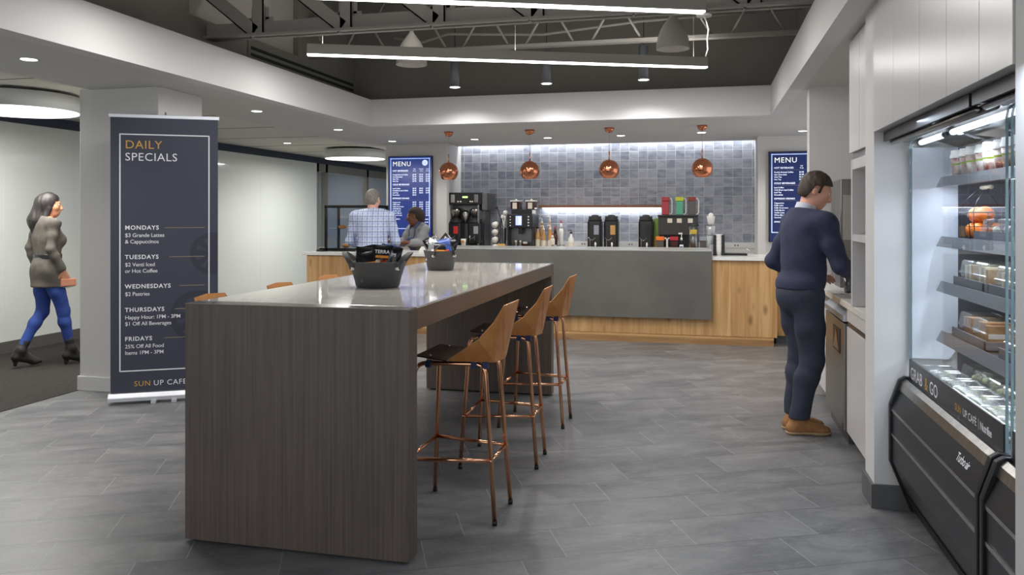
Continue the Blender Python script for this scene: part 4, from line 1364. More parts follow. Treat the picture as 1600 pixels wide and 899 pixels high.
MB().box(.884, .899, 4.53, 5.375, .768, .797).build('finger_pull', 'steel', t)
MB().box(.98, 1.8, 4.53, 5.38, 0, .1).build('plinth', 'black_matt', t)
t = thing('undercounter_refrigerator', 'stainless undercounter refrigerator with a recessed black handle', 'refrigerator', (0, 0, 0))
MB().box(.92, 1.6, 5.41, 6.21, .07, .80).build('body', 'steel', t)
MB().box(.868, .918, 5.42, 6.205, .09, .775).build('door', mat('door_steel', (168, 163, 156), .3, .95, noise=((150, 146, 140), 25, (1, 1, .04))), t, bevel=.004)
MB().prism([(.86, .79), (.86, .826), (.93, .87), (1.6, .87), (1.6, .79)], 'y', 5.4, 6.22).build('top_ledge', 'alu', t, bevel=.002)
MB().box(.864, .869, 5.56, 5.84, .56, .72).build('handle_recess', 'black', t)
MB().prism([(5.585, .575), (5.815, .575), (5.7, .705)], 'x', .862, .8645).build('handle_lip', 'steel', t)
MB().box(.9, 1.5, 5.45, 6.17, .0, .07).build('base_grille', 'tank_steel', t)
t = thing('refreshment_worktop', 'white quartz worktop running along the right wall to the pier', 'worktop', (0, 0, 0))
MB().box(.868, 1.86, 4.53, 6.89, .881, .922).build('slab', 'worktop', t, bevel=.003)
t = thing('open_shelf_unit', 'tall white open shelf unit standing on the worktop beside the pier', 'shelf unit', (0, 0, 0))
MB().box(.86, 1.4, 5.08, 5.12, .924, 1.8).build('side_panel', 'lacquer', t)
MB().box(.86, 1.4, 4.525, 4.56, .924, 1.8).build('side_panel', 'lacquer', t)
MB().box(1.38, 1.4, 4.56, 5.08, .924, 1.8).build('back_panel', 'lacquer', t)
MB().box(.862, 1.38, 4.56, 5.08, 1.315, 1.355).build('shelf', 'lacquer', t)
MB().box(.862, 1.38, 4.56, 5.08, 1.74, 1.8).build('top_panel', 'lacquer', t)
t = thing('wall_cabinet', 'white upper cabinet with two narrow doors above the open shelf unit', 'cabinet', (0, 0, 0))
MB().box(.87, 1.4, 4.525, 5.12, 1.845, 2.515).build('body', 'lacquer', t)
for a, b in ((4.525, 4.8), (4.805, 5.12)):
    MB().box(.85, .869, a + .002, b, 1.84, 2.505).build('door', 'lacquer', t, bevel=.0015)
MB().box(.87, 1.39, 4.54, 5.11, 1.802, 1.84).build('light_pelmet', 'steel', t)
# small things on the shelves
t = thing('condiment_bin', 'small grey bin with a yellow packet on the open shelf', 'bin', (.95, 4.72, 1.3555))
MB().box(-.04, .08, -.08, .08, 0, .05).build('bin', 'tank_steel', t, bevel=.004)
MB().box(-.01, .02, -.03, .03, .04, .13).build('packet', mat('yellow_packet', (206, 176, 60), .5), t, bevel=.004)
t = thing('napkin_holder', 'chrome and black napkin holder on the worktop below the open shelf', 'napkin holder', (.97, 4.75, .9235))
MB().box(-.06, .06, -.09, .09, 0, .06).build('tray', 'black', t, bevel=.004)
MB().cyl((0, .03, .06), (0, .03, .16), .012).ball((0, .03, .17), .018).build('knob', 'chrome', t)
# water dispenser
t = thing('water_dispenser', 'tall slim stainless water dispenser with pale front panel against the stub wall', 'water dispenser', (0, 0, 0))
MB().box(1.0, 1.19, 6.4, 6.85, 1.2, 1.74).box(1.0, 1.19, 6.62, 6.85, .923, 1.2).build('body', 'steel', t, bevel=.008)
MB().box(1.02, 1.09, 6.393, 6.4, 1.28, 1.62).build('front_panel', 'deck_light', t, bevel=.003)
MB().box(.995, 1.02, 6.38, 6.62, .923, 1.2).build('side_fin', 'tank_steel', t)
MB().box(1.02, 1.19, 6.4, 6.62, .923, .945).build('drip_tray', 'black', t)
for i, (x, y, h, mt, lb) in enumerate(((1.03, 6.12, .09, 'cup_white', 'white cup stack in front of the water dispenser'), (1.1, 6.0, .1, 'tan_card', 'brown sleeve wrapped cup beside the water dispenser'), (.99, 5.98, .12, 'tank_steel', 'dark stirrer caddy by the water dispenser'))):
    o = MB().lathe([(.0001, 0), (.03, 0), (.038, h), (.035, h), (.028, .005), (.0001, .005)], n=20, cap=False).build('paper_cup', mt, fix=False, loc=(x, y, .9235))
    tag(o, lb, 'cup', 'cups by the water dispenser')
# ================================================================ GRAB AND GO COOLER (fronts towards -x)
M['cool_black'] = mat('cooler_black', (20, 20, 22), .4)
M['cool_panel'] = mat('cooler_panel', (36, 37, 41), .42)
M['slate_side'] = mat('slate_interior', (56, 60, 72), .35)
M['white_interior'] = mat('white_interior', (206, 212, 224), .18)
M['shelf_steel'] = mat('shelf_steel', (104, 107, 114), .35, .7)
M['grab_glass'] = mat('black_glass_strip', (40, 40, 45), .3)
def open_cooler(label, y0, y1, left_end, words):
    t = thing('display_cooler', label, 'refrigerator', (0, 0, 0))
    m = MB()
    m.prism([(.905, .253), (1.0, .02), (1.75, .02), (1.75, .62), (1.0, .62), (.945, .615), (.905, .515)], 'y', y0 + .03, y1 - .03)
    m.build('base', 'cool_panel', t)
    MB().prism([(.9, .515), (.945, .615), (.951, .612), (.906, .51)], 'y', y0 + .03, y1 - .03).build('sloping_panel', 'cool_black', t)
    MB().prism([(.9, .38), (.9, .395), (.906, .395), (.906, .38)], 'y', y0 + .03, y1 - .03).prism([(.9, .5), (.9, .515), (.906, .515), (.906, .5)], 'y', y0 + .03, y1 - .03).build('trim_strip', 'steel', t)
    MB().prism([(.935, .608), (.945, .645), (.965, .662), (.985, .655), (1.0, .62), (.95, .605)], 'y', y0 + .03, y1 - .03).build('nose_rail', 'steel', t)
    for a, b in ((y0, y0 + .03), (y1 - .03, y1)):
        MB().prism([(.893, .25), (.99, .01), (1.76, .01), (1.76, .66), (1.0, .668), (.962, .672), (.935, .655), (.893, .53)], 'y', a + .001, b - .001).build('end_bumper', 'cool_black', t, bevel=.004)
    m = MB()
    n = int((y1 - y0 - .08) / .022)
    for k in range(n):
        yy = y0 + .04 + .022 * k
        m.prism([(.955, .11), (.99, .03), (.994, .03), (.959, .11)], 'y', yy, yy + .012)
    m.build('kick_grille', 'black', t)
    # black glass strip with lettering
    MB().box(.982, .99, y0 + .03, y1 - .03, .645, .762).build('sign_strip', 'grab_glass', t)
    m = MB()
    yl = y1 - .055
    m.text('GRAB', .082, (.9815, yl, .672), (0, -1, 0), (0, 0, 1), stretch=1.02, bold=.004)
    m.text('GO', .082, (.9815, yl - .335, .672), (0, -1, 0), (0, 0, 1), stretch=1.02, bold=.004)
    if words:
        m.text('UP CAFÉ', .042, (.9815, y1 - .86, .686), (0, -1, 0), (0, 0, 1), bold=.004)
        m.box(.9808, .9815, y1 - 1.046, y1 - 1.044, .68, .72)
        m.text('Nutrifee', .042, (.9815, y1 - 1.06, .686), (0, -1, 0), (0, 0, 1), bold=.02, stretch=.85)
    m.build('lettering', 'text_white', t)
    m = MB().text('&', .082, (.9815, yl - .255, .672), (0, -1, 0), (0, 0, 1))
    if words:
        m.text('SUN', .042, (.9815, y1 - .76, .686), (0, -1, 0), (0, 0, 1))
    m.build('gold_lettering', 'text_gold', t)
    if words:
        d = Vector((.045, 0, .1)).normalized()
        MB().text('Turbo air', .044, (.9165, y1 - 1.0, .5545), (0, -1, 0), d, bold=.01, stretch=.85).build('maker_lettering', 'text_white', t)
    # curved front glass
    m = MB()
    prof = [(.986, .764), (.986, 1.74), (.99, 1.79), (1.003, 1.825), (1.03, 1.85)]
    q = prof + [(x + .004, z) for x, z in reversed(prof)]
    m.prism(q, 'y', y0 + .02, y1 - .02)
    m.build('front_glass', 'glass', t)
    # end glasses
    for yy in ((y0 + .012, y1 - .016)):
        m = MB().box(.992, 1.3, yy, yy + .004, .764, 1.82)
        m.build('end_glass', 'glass', t)
        m = MB().box(.984, .992, yy - .001, yy + .005, .67, 1.8).prism([(.984, 1.8), (.99, 1.83), (1.01, 1.85), (1.016, 1.845), (.996, 1.825), (.992, 1.8)], 'y', yy - .001, yy + .005)
        m.build('glass_rim', 'glass_edge', t)
    # canopy
    MB().prism([(.87, 1.835), (.87, 1.88), (1.75, 1.88), (1.75, 1.8), (1.3, 1.77), (1.06, 1.85), (.96, 1.85)], 'y', y0 + .005, y1 - .005).build('canopy', 'cool_black', t)
    MB().cyl((.905, y0 + .03, 1.828), (.905, y1 - .03, 1.828), .012, n=10).cyl((.96, y0 + .03, 1.84), (.96, y1 - .03, 1.84), .014, n=10).build('night_blind', 'steel', t)
    # liner
    MB().box(1.68, 1.75, y0 + .01, y1 - .01, .62, 1.8).build('back_liner', 'slate_side', t)
    MB().box(.99, 1.68, y0 + .03, y1 - .03, .62, .66).build('deck', 'shelf_steel', t)
    for (a, b) in ((y0 + .017, y0 + .03), (y1 - .03, y1 - .017)):
        MB().box(1.2, 1.68, a, b, .66, 1.8).build('side_liner', 'slate_side', t)
    if left_end:
        MB().prism([(.995, .765), (1.16, .765), (1.185, .8), (1.195, .88), (1.2, .95), (1.2, 1.8), (.995, 1.8)], 'y', y1 - .026, y1 - .02).build('side_reflector', 'white_interior', t)
    for k, z in enumerate((.90, 1.14, 1.355, 1.64)):
        m = MB().box(1.11, 1.5, y0 + .045, y1 - .075, z - .012, z)
        m.build('shelf', 'shelf_steel', t)
        MB().prism([(1.09, z - .036), (1.112, z + .012), (1.117, z + .012), (1.117, z - .036)], 'y', y0 + .045, y1 - .075).build('price_rail', 'shelf_steel', t)
    for z in (1.34, 1.125, .885):
        lamp('under_shelf_fill', 'AREA', (1.16, (y0 + y1) / 2, z), 1.6, (.86, .92, 1), .05, y1 - y0 - .2, parent=t)  # fill lamps added under the lower shelves to brighten the boxes
    MB().box(1.118, 1.14, y0 + .06, y1 - .09, 1.612, 1.622).build('shelf_led', 'led_cool', t)
    lamp('under_shelf_fill', 'AREA', (1.13, (y0 + y1) / 2, 1.605), 2.5, (.82, .89, 1), .012, y1 - y0 - .2, parent=t)
    for a, b in ((y1 - .42, y1 - .035), (y0 + .04, y1 - .54)):
        if b - a > .1:
            MB().cyl((1.035, a, 1.825), (1.035, b, 1.825), .0125, n=14).build('light_tube', 'led_cool', t)
            MB().cyl((1.035, a - .02, 1.825), (1.035, a, 1.825), .014, n=12).cyl((1.035, b, 1.825), (1.035, b + .012, 1.825), .014, n=12).build('tube_socket', 'shelf_steel', t)
    lamp('case_glow', 'AREA', (1.05, (y0 + y1) / 2, 1.80), LAMP_CASE, (.72, .83, 1), .05, y1 - y0 - .1, direction=(-.35, 0, -1), parent=t)
    return t
open_cooler('black open front display cooler lettered Grab & Go, beside the white pier', 2.965, 4.285, True, True)
open_cooler('black open front display cooler at the right edge, mostly hidden by the white end panel', 1.64, 2.945, False, False)

# wrapped drinks cups on the top shelf
M['fruit_print'] = mat('fruit_print', (214, 210, 200), .45, noise=((140, 40, 14), 22, (1, 1, 1)))
gcup = 'lidded snack cups on the top cooler shelf'
cups = None
places = ['at the far left end', 'second from the left', 'third from the left', 'fourth from the left', 'fifth from the left', 'sixth from the left', 'seventh from the left', 'eighth from the left', 'ninth from the left']
for i in range(9):
    y = 4.09 - .108 * i
    lb = 'lidded fruit printed snack cup on the top cooler shelf, ' + places[i]
    if cups is None:
        cups = thing('snack_cup', lb, 'cup', (1.165, y, 1.641), 0, gcup)
        MB().lathe([(.0001, 0), (.033, 0), (.043, .095), (.0001, .095)], n=24, cap=False).build('cup', 'fruit_print', cups)
        MB().lathe([(.0395, .06), (.0412, .068)], n=24, cap=False).build('green_band', 'green_lcd' if False else mat('green_band', (150, 176, 50), .5), cups)
        MB().lathe([(.046, .093), (.046, .105), (.043, .108), (.041, .13), (.0001, .132)], n=24, cap=False).build('lid', 'cup_white', cups)
    else:
        dup(cups, (1.165 + .006 * (i % 2), y, 1.641), .5 * i, lb)
# wire basket of oranges
t = thing('wire_basket', 'dark wire basket with a cream handle holding oranges on the second cooler shelf', 'basket', (1.235, 3.97, 1.356))
m = MB()
r = .0024
w1, w2, hh = .085, .105, .125
def rect(z, s):
    return [(-w1 * s, -w2 * s, z), (w1 * s, -w2 * s, z), (w1 * s, w2 * s, z), (-w1 * s, w2 * s, z)]
m.tube(rect(.004, .88), r, 6, closed=True)
m.tube(rect(hh, 1.0), r * 1.3, 6, closed=True)
m.tube(rect(hh * .5, .94), r * .7, 6, closed=True)
for sx in (-1, 1):
    for k in range(4):
        yy = w2 * (k / 1.5 - 1)
        m.tube([(sx * w1 * .88, yy * .88, .004), (sx * w1, yy, hh)], r * .8, 6)
for sy in (-1, 1):
    for k in range(4):
        xx = w1 * (k / 1.5 - 1)
        m.tube([(xx * .88, sy * w2 * .88, .004), (xx, sy * w2, hh)], r * .8, 6)
for k in range(5):
    xx = w1 * .88 * (k / 2 - 1)
    m.tube([(xx, -w2 * .88, .004), (xx, w2 * .88, .004)], r * .6, 6)
m.build('frame', mat('dark_wire', (46, 42, 40), .5, .5), t)
m = MB()
for s in (-1, 1):
    for q in (-1, 1):
        m.tube([(s * w1, q * w2 * .95, hh), (s * w1 * .75, q * w2 * .8, hh + .05), (s * w1 * .35, q * w2 * .58, hh + .092), (0, q * w2 * .5, hh + .11)], r, 6)
m.build('bail', 'black', t)
MB().cyl((0, -.062, hh + .113), (0, .062, hh + .113), .0095, n=14).build('handle', mat('cream_handle', (214, 200, 178), .5), t)
M['orange'] = mat('orange_peel', (240, 138, 28), .42, noise=((228, 104, 20), 10, (1, 1, 1)), bump=(.0012, 220))
ol = ['lower left orange in the wire basket', 'lower middle orange in the wire basket', 'lower right orange in the wire basket', 'upper left orange in the wire basket', 'upper right orange in the wire basket', 'orange at the back of the wire basket']
for i, (x, y, z) in enumerate(((-.033, .055, .043), (-.035, -.022, .043), (.03, -.06, .043), (-.026, .04, .113), (-.02, -.042, .116), (.036, .03, .045))):
    o = MB().ball((0, 0, 0), .0385, 1, 1, .95, 20).build('orange', 'orange', loc=(1.235 + x, 3.97 + y, 1.356 + z))
    tag(o, ol[i], 'orange', 'oranges in the wire basket')
# clear boxes
foods = {
    'bread': (mat('sandwich_bread', (226, 200, 160), .8, noise=((186, 142, 94), 30, (1, 1, 1))), mat('bread_cream', (238, 228, 206), .7)),
    'cake': (mat('cake_brown', (206, 158, 100), .7, noise=((150, 96, 60), 24, (1, 1, 1))), mat('cake_cream', (240, 234, 222), .6)),
    'grape': (mat('grape_purple', (120, 70, 92), .35, noise=((72, 40, 66), 10, (1, 1, 1))), mat('pale_cheese', (218, 208, 178), .6)),
    'salad': (mat('salad_green', (170, 176, 120), .6, noise=((226, 216, 186), 18, (1, 1, 1))), mat('salad_cream', (226, 220, 198), .6)),
}
def clam(label, x, y, z, food, group, rz=0, sx=.13, sy=.15, h=.075, seed=1):
    rnd = random.Random(seed)
    t = thing('clear_food_box', label, 'food box', (x, y, z), rz, group)
    a, b = sx / 2, sy / 2
    def fr(k, zz):
        return [(-a * k, -b * k, zz), (a * k, -b * k, zz), (a * k, b * k, zz), (-a * k, b * k, zz)]
    def shell(levels):
        m = MB()
        rg = [[m.bm.verts.new(p) for p in fr(k, zz)] for k, zz in levels]
        for A, Bq in zip(rg, rg[1:]):
            for i in range(4):
                m.bm.faces.new((A[i], A[(i + 1) % 4], Bq[(i + 1) % 4], Bq[i]))
        m.bm.faces.new(rg[-1])
        return m
    shell([(1.05, h * .5), (.95, h * .46), (.86, 0)]).build('tray', 'plastic', t, fix=False)
    shell([(1.06, h * .5), (1.04, h * .53), (.96, h * .56), (.88, h * .95), (.8, h), (.76, h * .96)]).build('lid', 'plastic', t, fix=False)
    f1, f2 = foods[food]
    m = MB()
    if food in ('bread', 'cake'):
        n = 4 if food == 'bread' else 3
        for k in range(n):
            yy = -b * .72 + k * b * 1.44 / n
            m.mi = k % 2 if food == 'bread' else 0
            m.box(-a * .78, a * .7, yy + .002, yy + b * 1.3 / n, .006, h * (.76 + .1 * rnd.random()))
            if food == 'cake':
                m.mi = 1
                m.box(-a * .72, a * .5, yy + .001, yy + b * 1.34 / n, h * .3, h * .48)
    else:
        for k in range(14):
            m.mi = 0 if rnd.random() < .7 else 1
            m.ball((rnd.uniform(-a * .6, a * .6), rnd.uniform(-b * .65, b * .65), rnd.uniform(.018, h * .6)), rnd.uniform(.011, .017), n=8)
    m.build('food', [f1, f2], t)
    return t
def tray(label, x0, x1, y0, y1, z):
    t = thing('display_tray', label, 'tray', ((x0 + x1) / 2, (y0 + y1) / 2, z), 0, 'grey shelf trays in the cooler')
    a, b = (x1 - x0) / 2, (y1 - y0) / 2
    MB().box(-a, a, -b, b, 0, .006).box(-a, -a + .006, -b, b, 0, .045).box(a - .006, a, -b, b, 0, .03).box(-a, a, b - .006, b, 0, .04).box(-a, a, -b, -b + .006, 0, .04).build('tray', mat('tray_grey', (92, 96, 108), .5), t)
tray('grey tray of grape boxes beside the orange basket on the second cooler shelf', 1.13, 1.33, 3.07, 3.80, 1.3565)
for i, y in enumerate((3.71, 3.54, 3.37, 3.2)):
    clam('clear box of grapes on the second cooler shelf, ' + ['beside the oranges', 'second from the oranges', 'third from the oranges', 'nearest the glass divider'][i], 1.225, y, 1.364, 'grape', 'clear boxes on the second shelf', 0, .14, .15, .09, i)
tray('left grey tray on the sandwich shelf of the cooler', 1.13, 1.33, 3.68, 4.08, 1.1415)
tray('right grey tray on the sandwich shelf of the cooler', 1.13, 1.33, 3.07, 3.62, 1.1415)
for i, y in enumerate((3.98, 3.79, 3.52, 3.35, 3.17)):
    clam('clear box of cut sandwiches on the third cooler shelf, ' + ['at the left end', 'second from the left', 'third from the left', 'fourth from the left', 'nearest the glass divider'][i], 1.225, y, 1.149, 'bread', 'clear boxes on the third shelf', 0, .15, .165, .115, i)
tray('left grey tray on the lowest wire shelf of the cooler', 1.13, 1.33, 3.66, 4.1, .9015)
tray('right grey tray on the lowest wire shelf of the cooler', 1.13, 1.33, 3.07, 3.5, .9015)
for i, y in enumerate((4.0, 3.80, 3.41, 3.2)):
    clam('clear box of cream cake on the lowest cooler shelf, ' + ['at the left end', 'second from the left', 'right of the gap', 'nearest the glass divider'][i], 1.225, y, .909, 'cake', 'clear boxes on the lowest shelf', 0, .15, .17, .115, i)
dl = ['at the far left corner', 'second from the left', 'third from the left', 'fourth from the left', 'fifth from the left', 'sixth from the left', 'nearest the glass divider']
for i in range(7):
    clam('clear salad box on the cooler floor, front row, ' + dl[i], 1.09, 4.13 - .175 * i, .661, 'salad', 'salad boxes on the cooler floor', 0, .15, .16, .085, i)
for i in range(7):
    clam('clear salad box on the cooler floor, back row, ' + dl[i], 1.27, 4.13 - .175 * i, .661, 'salad', 'salad boxes on the cooler floor', 0, .15, .16, .1, i + 20)
# things in the second cooler
clam('clear salad box on the floor of the right hand cooler', 1.1, 2.8, .661, 'salad', 'boxes in the right hand cooler', 0, .15, .16, .085, 41)
clam('second clear salad box on the floor of the right hand cooler', 1.1, 2.62, .661, 'salad', 'boxes in the right hand cooler', 0, .15, .16, .085, 42)
clam('clear cake box on the lowest shelf of the right hand cooler', 1.2, 2.8, .901, 'cake', 'boxes in the right hand cooler', 0, .15, .17, .09, 43)
clam('clear sandwich box on the third shelf of the right hand cooler', 1.2, 2.8, 1.141, 'bread', 'boxes in the right hand cooler', 0, .15, .17, .09, 44)
for i in range(3):
    o = thing('water_bottle', ['clear water bottle on the second shelf of the right hand cooler, left', 'clear water bottle on the second shelf of the right hand cooler, middle', 'clear water bottle on the second shelf of the right hand cooler, right'][i], 'bottle', (1.2, 2.84 - .09 * i, 1.356), 0, 'water bottles')
    MB().lathe([(.0001, 0), (.032, .004), (.032, .12), (.014, .16), (.014, .175)], n=20, cap=False).build('bottle', 'plastic', o, fix=False)
    MB().lathe([(.016, .17), (.016, .19), (.0001, .19)], n=16, cap=False).build('cap', 'cup_white', o)
# ================================================================ PEOPLE: smooth implicit bodies turned into meshes
class Field:
    """signed distance grid with smooth unions, polygonised by surface nets"""
    def __init__(s, lo, hi, h):
        s.lo, s.h = np.array(lo, float), h
        s.n = np.ceil((np.array(hi) - s.lo) / h).astype(int) + 1
        s.f = np.full(s.n, 1.0, np.float32)
    def block(s, lo, hi):
        a = np.clip(np.floor((np.array(lo) - s.lo) / s.h).astype(int), 0, s.n - 1)
        b = np.clip(np.ceil((np.array(hi) - s.lo) / s.h).astype(int) + 1, 1, s.n)
        g = [s.lo[i] + s.h * np.arange(a[i], b[i]) for i in range(3)]
        X_, Y_, Z_ = np.meshgrid(*g, indexing='ij')
        return (slice(a[0], b[0]), slice(a[1], b[1]), slice(a[2], b[2])), X_, Y_, Z_
    def put(s, sl, d, k, sub=False):
        f = s.f[sl]
        if sub:
            f = -f
        if k > 0:
            h = np.maximum(k - np.abs(f - d), 0) / k
            f = np.minimum(f, d) - h * h * k * .25
        else:
            f = np.minimum(f, d)
        s.f[sl] = -f if sub else f
    def cone(s, a, b, ra, rb, k=.03, sub=False):
        a, b = np.array(a, float), np.array(b, float)
        R = max(ra, rb) + k + .03
        sl, X_, Y_, Z_ = s.block(np.minimum(a, b) - R, np.maximum(a, b) + R)
        ab = b - a
        L2 = max(float(ab @ ab), 1e-9)
        t = np.clip(((X_ - a[0]) * ab[0] + (Y_ - a[1]) * ab[1] + (Z_ - a[2]) * ab[2]) / L2, 0, 1)
        d = np.sqrt((X_ - a[0] - t * ab[0]) ** 2 + (Y_ - a[1] - t * ab[1]) ** 2 + (Z_ - a[2] - t * ab[2]) ** 2) - (ra + (rb - ra) * t)
        s.put(sl, d, k, sub)
    def ell(s, c, r, R=None, k=.03, sub=False):
        c, r = np.array(c, float), np.array(r, float)
        E_ = r.max() + k + .03
        sl, X_, Y_, Z_ = s.block(c - E_, c + E_)
        p = [X_ - c[0], Y_ - c[1], Z_ - c[2]]
        if R is not None:
            Rn = np.array(R)
            p = [Rn[0][i] * p[0] + Rn[1][i] * p[1] + Rn[2][i] * p[2] for i in range(3)]
        k0 = np.sqrt(sum((p[i] / r[i]) ** 2 for i in range(3))) + 1e-9
        k1 = np.sqrt(sum((p[i] / r[i] ** 2) ** 2 for i in range(3))) + 1e-9
        s.put(sl, k0 * (k0 - 1) / k1, k, sub)
    def grid(s):
        g = [s.lo[i] + s.h * np.arange(s.n[i]) for i in range(3)]
        return np.meshgrid(*g, indexing='ij')
    def cut(s, fn):
        """keep only where fn(x,y,z) < 0"""
        X_, Y_, Z_ = s.grid()
        s.f = np.maximum(s.f, fn(X_, Y_, Z_).astype(np.float32))
    def wrinkle(s, amp, seed=0, fx=9, fz=14):
        X_, Y_, Z_ = s.grid()
        q = seed * 1.7
        s.f += (amp * (np.sin(fz * Z_ * 2 + 6 * np.sin(fx * X_ * .6 + q) + 3 * Y_ * fx * .5) * .6 + np.sin(fx * 3 * X_ + 4 * np.sin(fz * Z_ * .7 + q) + fx * 2 * Y_) * .4)).astype(np.float32)
    def mesh(s, name, m, parent):
        f = s.f
        ins = f < 0
        nx, ny, nz = f.shape
        cs = [(i, j, k) for i in (0, 1) for j in (0, 1) for k in (0, 1)]
        def c(i, j, k):
            return f[i:nx - 1 + i, j:ny - 1 + j, k:nz - 1 + k]
        cnt = sum((c(*q) < 0).astype(np.int8) for q in cs)
        act = (cnt > 0) & (cnt < 8)
        idx = np.full(act.shape, -1, np.int64)
        I = np.argwhere(act)
        idx[act] = np.arange(len(I))
        acc = np.zeros((len(I), 3))
        num = np.zeros(len(I))
        for a in cs:
            for ax in range(3):
                if a[ax] == 1:
                    continue
                b = list(a); b[ax] = 1
                fa = f[I[:, 0] + a[0], I[:, 1] + a[1], I[:, 2] + a[2]]
                fb = f[I[:, 0] + b[0], I[:, 1] + b[1], I[:, 2] + b[2]]
                cr = (fa < 0) != (fb < 0)
                t = np.where(cr, fa / (fa - fb + 1e-12), 0)
                p = np.array(a, float)[None, :].repeat(len(I), 0)
                p[:, ax] += t
                acc += p * cr[:, None]
                num += cr
        V = s.lo + s.h * (I + acc / num[:, None])
        Q = []
        for ax in range(3):
            u, v = [(1, 2), (2, 0), (0, 1)][ax]
            sl0 = [slice(1, n - 1) for n in f.shape]
            sl0[ax] = slice(0, f.shape[ax] - 1)
            sl1 = list(sl0)
            sl1[ax] = slice(1, f.shape[ax])
            A, B_ = ins[tuple(sl0)], ins[tuple(sl1)]
            E_ = np.argwhere(A != B_)
            off = np.array([1, 1, 1]); off[ax] = 0
            P_ = E_ + off
            fl = A[tuple(E_.T)]
            def cell(du, dv):
                q = P_.copy()
                q[:, u] -= du
                q[:, v] -= dv
                return idx[q[:, 0], q[:, 1], q[:, 2]]
            q = np.stack([cell(0, 0), cell(1, 0), cell(1, 1), cell(0, 1)], 1)
            q[~fl] = q[~fl][:, ::-1]
            Q.append(q)
        Q = np.concatenate(Q)
        Q = Q[(Q >= 0).all(1)]
        me = bpy.data.meshes.new(name)
        me.vertices.add(len(V))
        me.vertices.foreach_set('co', V.astype(np.float32).ravel())
        me.loops.add(len(Q) * 4)
        me.loops.foreach_set('vertex_index', Q.astype(np.int32).ravel())
        me.polygons.add(len(Q))
        me.polygons.foreach_set('loop_start', np.arange(0, len(Q) * 4, 4, dtype=np.int32))
        me.polygons.foreach_set('use_smooth', np.ones(len(Q), bool))
        me.update(calc_edges=True)
        me.materials.append(M[m] if isinstance(m, str) else m)
        o = bpy.data.objects.new(name, me)
        C.objects.link(o)
        o.parent = parent
        return o

def V3(*a):
    return np.array(a, float)
def headR(yaw, pitch, roll=0.0):
    return np.array((Matrix.Rotation(yaw, 3, 'Z') @ Matrix.Rotation(pitch, 3, 'X') @ Matrix.Rotation(roll, 3, 'Y')))

def add_head(F, c, R, g=0.0, female=False):
    """c = centre of the skull, face towards local +y; g inflates"""
    T = lambda *p: c + R @ V3(*p)
    s = .95 if female else 1.0
    F.ell(T(0, -.012, .028), V3(.076, .094, .092) * s + g, R, .03)
    F.ell(T(0, .03, -.03), V3(.062, .062, .085) * s + g, R, .03)
    F.ell(T(0, .052, -.082), V3(.034, .03, .03) * s + g, R, .04)     # chin
    if g == 0:
        F.cone(T(0, .088, .012), T(0, .108, -.028), .008, .0135, .02)  # nose
        F.ell(T(0, .098, -.034), (.0165, .012, .008), R, .012)
        F.ell(T(0, .08, .03), (.045, .012, .009), R, .02)             # brow
        F.ell(T(0, .088, -.058), (.022, .009, .006), R, .008)         # upper lip
        F.ell(T(0, .086, -.068), (.019, .009, .007), R, .008)         # lower lip
        for sx in (-1, 1):
            F.ell(T(sx * .03, .1, .012), (.015, .014, .01), R, .014, True)   # eye socket
            F.ell(T(sx * .043, .062, -.02), (.02, .02, .022), R, .03)        # cheek
            F.ell(T(sx * .077, -.008, -.005), (.01, .019, .031), R @ np.array(Matrix.Rotation(.18, 3, 'X')), .008)
            F.ell(T(sx * .086, .0, .0), (.005, .009, .016), R, .004, True)

def add_eyes(c, R, t, s=1.0):
    m = MB()
    for sx in (-1, 1):
        p = c + R @ V3(sx * .03, .079, .012)
        m.mi = 0
        m.ball(tuple(p), .0115, n=12)
        m.mi = 1
        p = c + R @ V3(sx * .03, .088, .012)
        m.ball(tuple(p), .0045, n=8)
    m.build('eyes', [mat('eye_white', (225, 220, 215), .3), mat('iris', (50, 34, 26), .2)], t)

def add_hand(F, w, d, up, side=1, curl=.6, spread=1.0):
    """w wrist, d pointing direction, up = back of the hand, side = which side the thumb is on"""
    d = d / np.linalg.norm(d)
    up = up - d * (up @ d)
    up = up / np.linalg.norm(up)
    sd = np.cross(d, up) * side
    k0 = w + d * .03
    kn = w + d * .09
    F.cone(w, k0, .026, .024, .02)
    for q in (-1, -.33, .33, 1):
        F.cone(k0 + sd * .016 * q, kn + sd * .03 * q, .017, .012, .012)
    L = (.062, .075, .08, .07)
    for i, q in enumerate((-1, -.33, .33, 1)):
        a = kn + sd * .03 * q
        dirs = [d, d * math.cos(curl) - up * math.sin(curl), d * math.cos(curl * 1.9) - up * math.sin(curl * 1.9)]
        for j, (fr, r1, r2) in enumerate(((.45, .0098, .009), (.32, .009, .0082), (.23, .0082, .0074))):
            b = a + (dirs[j] + sd * .08 * q * spread * (j == 0)) * L[i] * fr
            F.cone(a, b, r1, r2, .004)
            a = b
    th0 = w + d * .03 + sd * .024
    th1 = th0 + d * .032 + sd * .026 - up * .012
    th2 = th1 + d * .034 + sd * .004 - up * .012
    F.cone(th0, th1, .014, .011, .01)
    F.cone(th1, th2, .011, .009, .004)

def add_arm(F, sh, el, wr, g=0.0, r=(.05, .043, .037, .026), k=.03, upto=1.0):
    F.cone(sh, sh + (el - sh) * .5, r[0] + g, r[1] + g, k)
    F.cone(sh + (el - sh) * .5, el, r[1] + g, r[2] + g, k)
    m_ = el + (wr - el) * .3
    F.cone(el, m_, r[2] + g, r[2] + .001 + g, k)
    F.cone(m_, el + (wr - el) * upto, r[2] + g, r[3] + g + (.004 if g else 0), k)

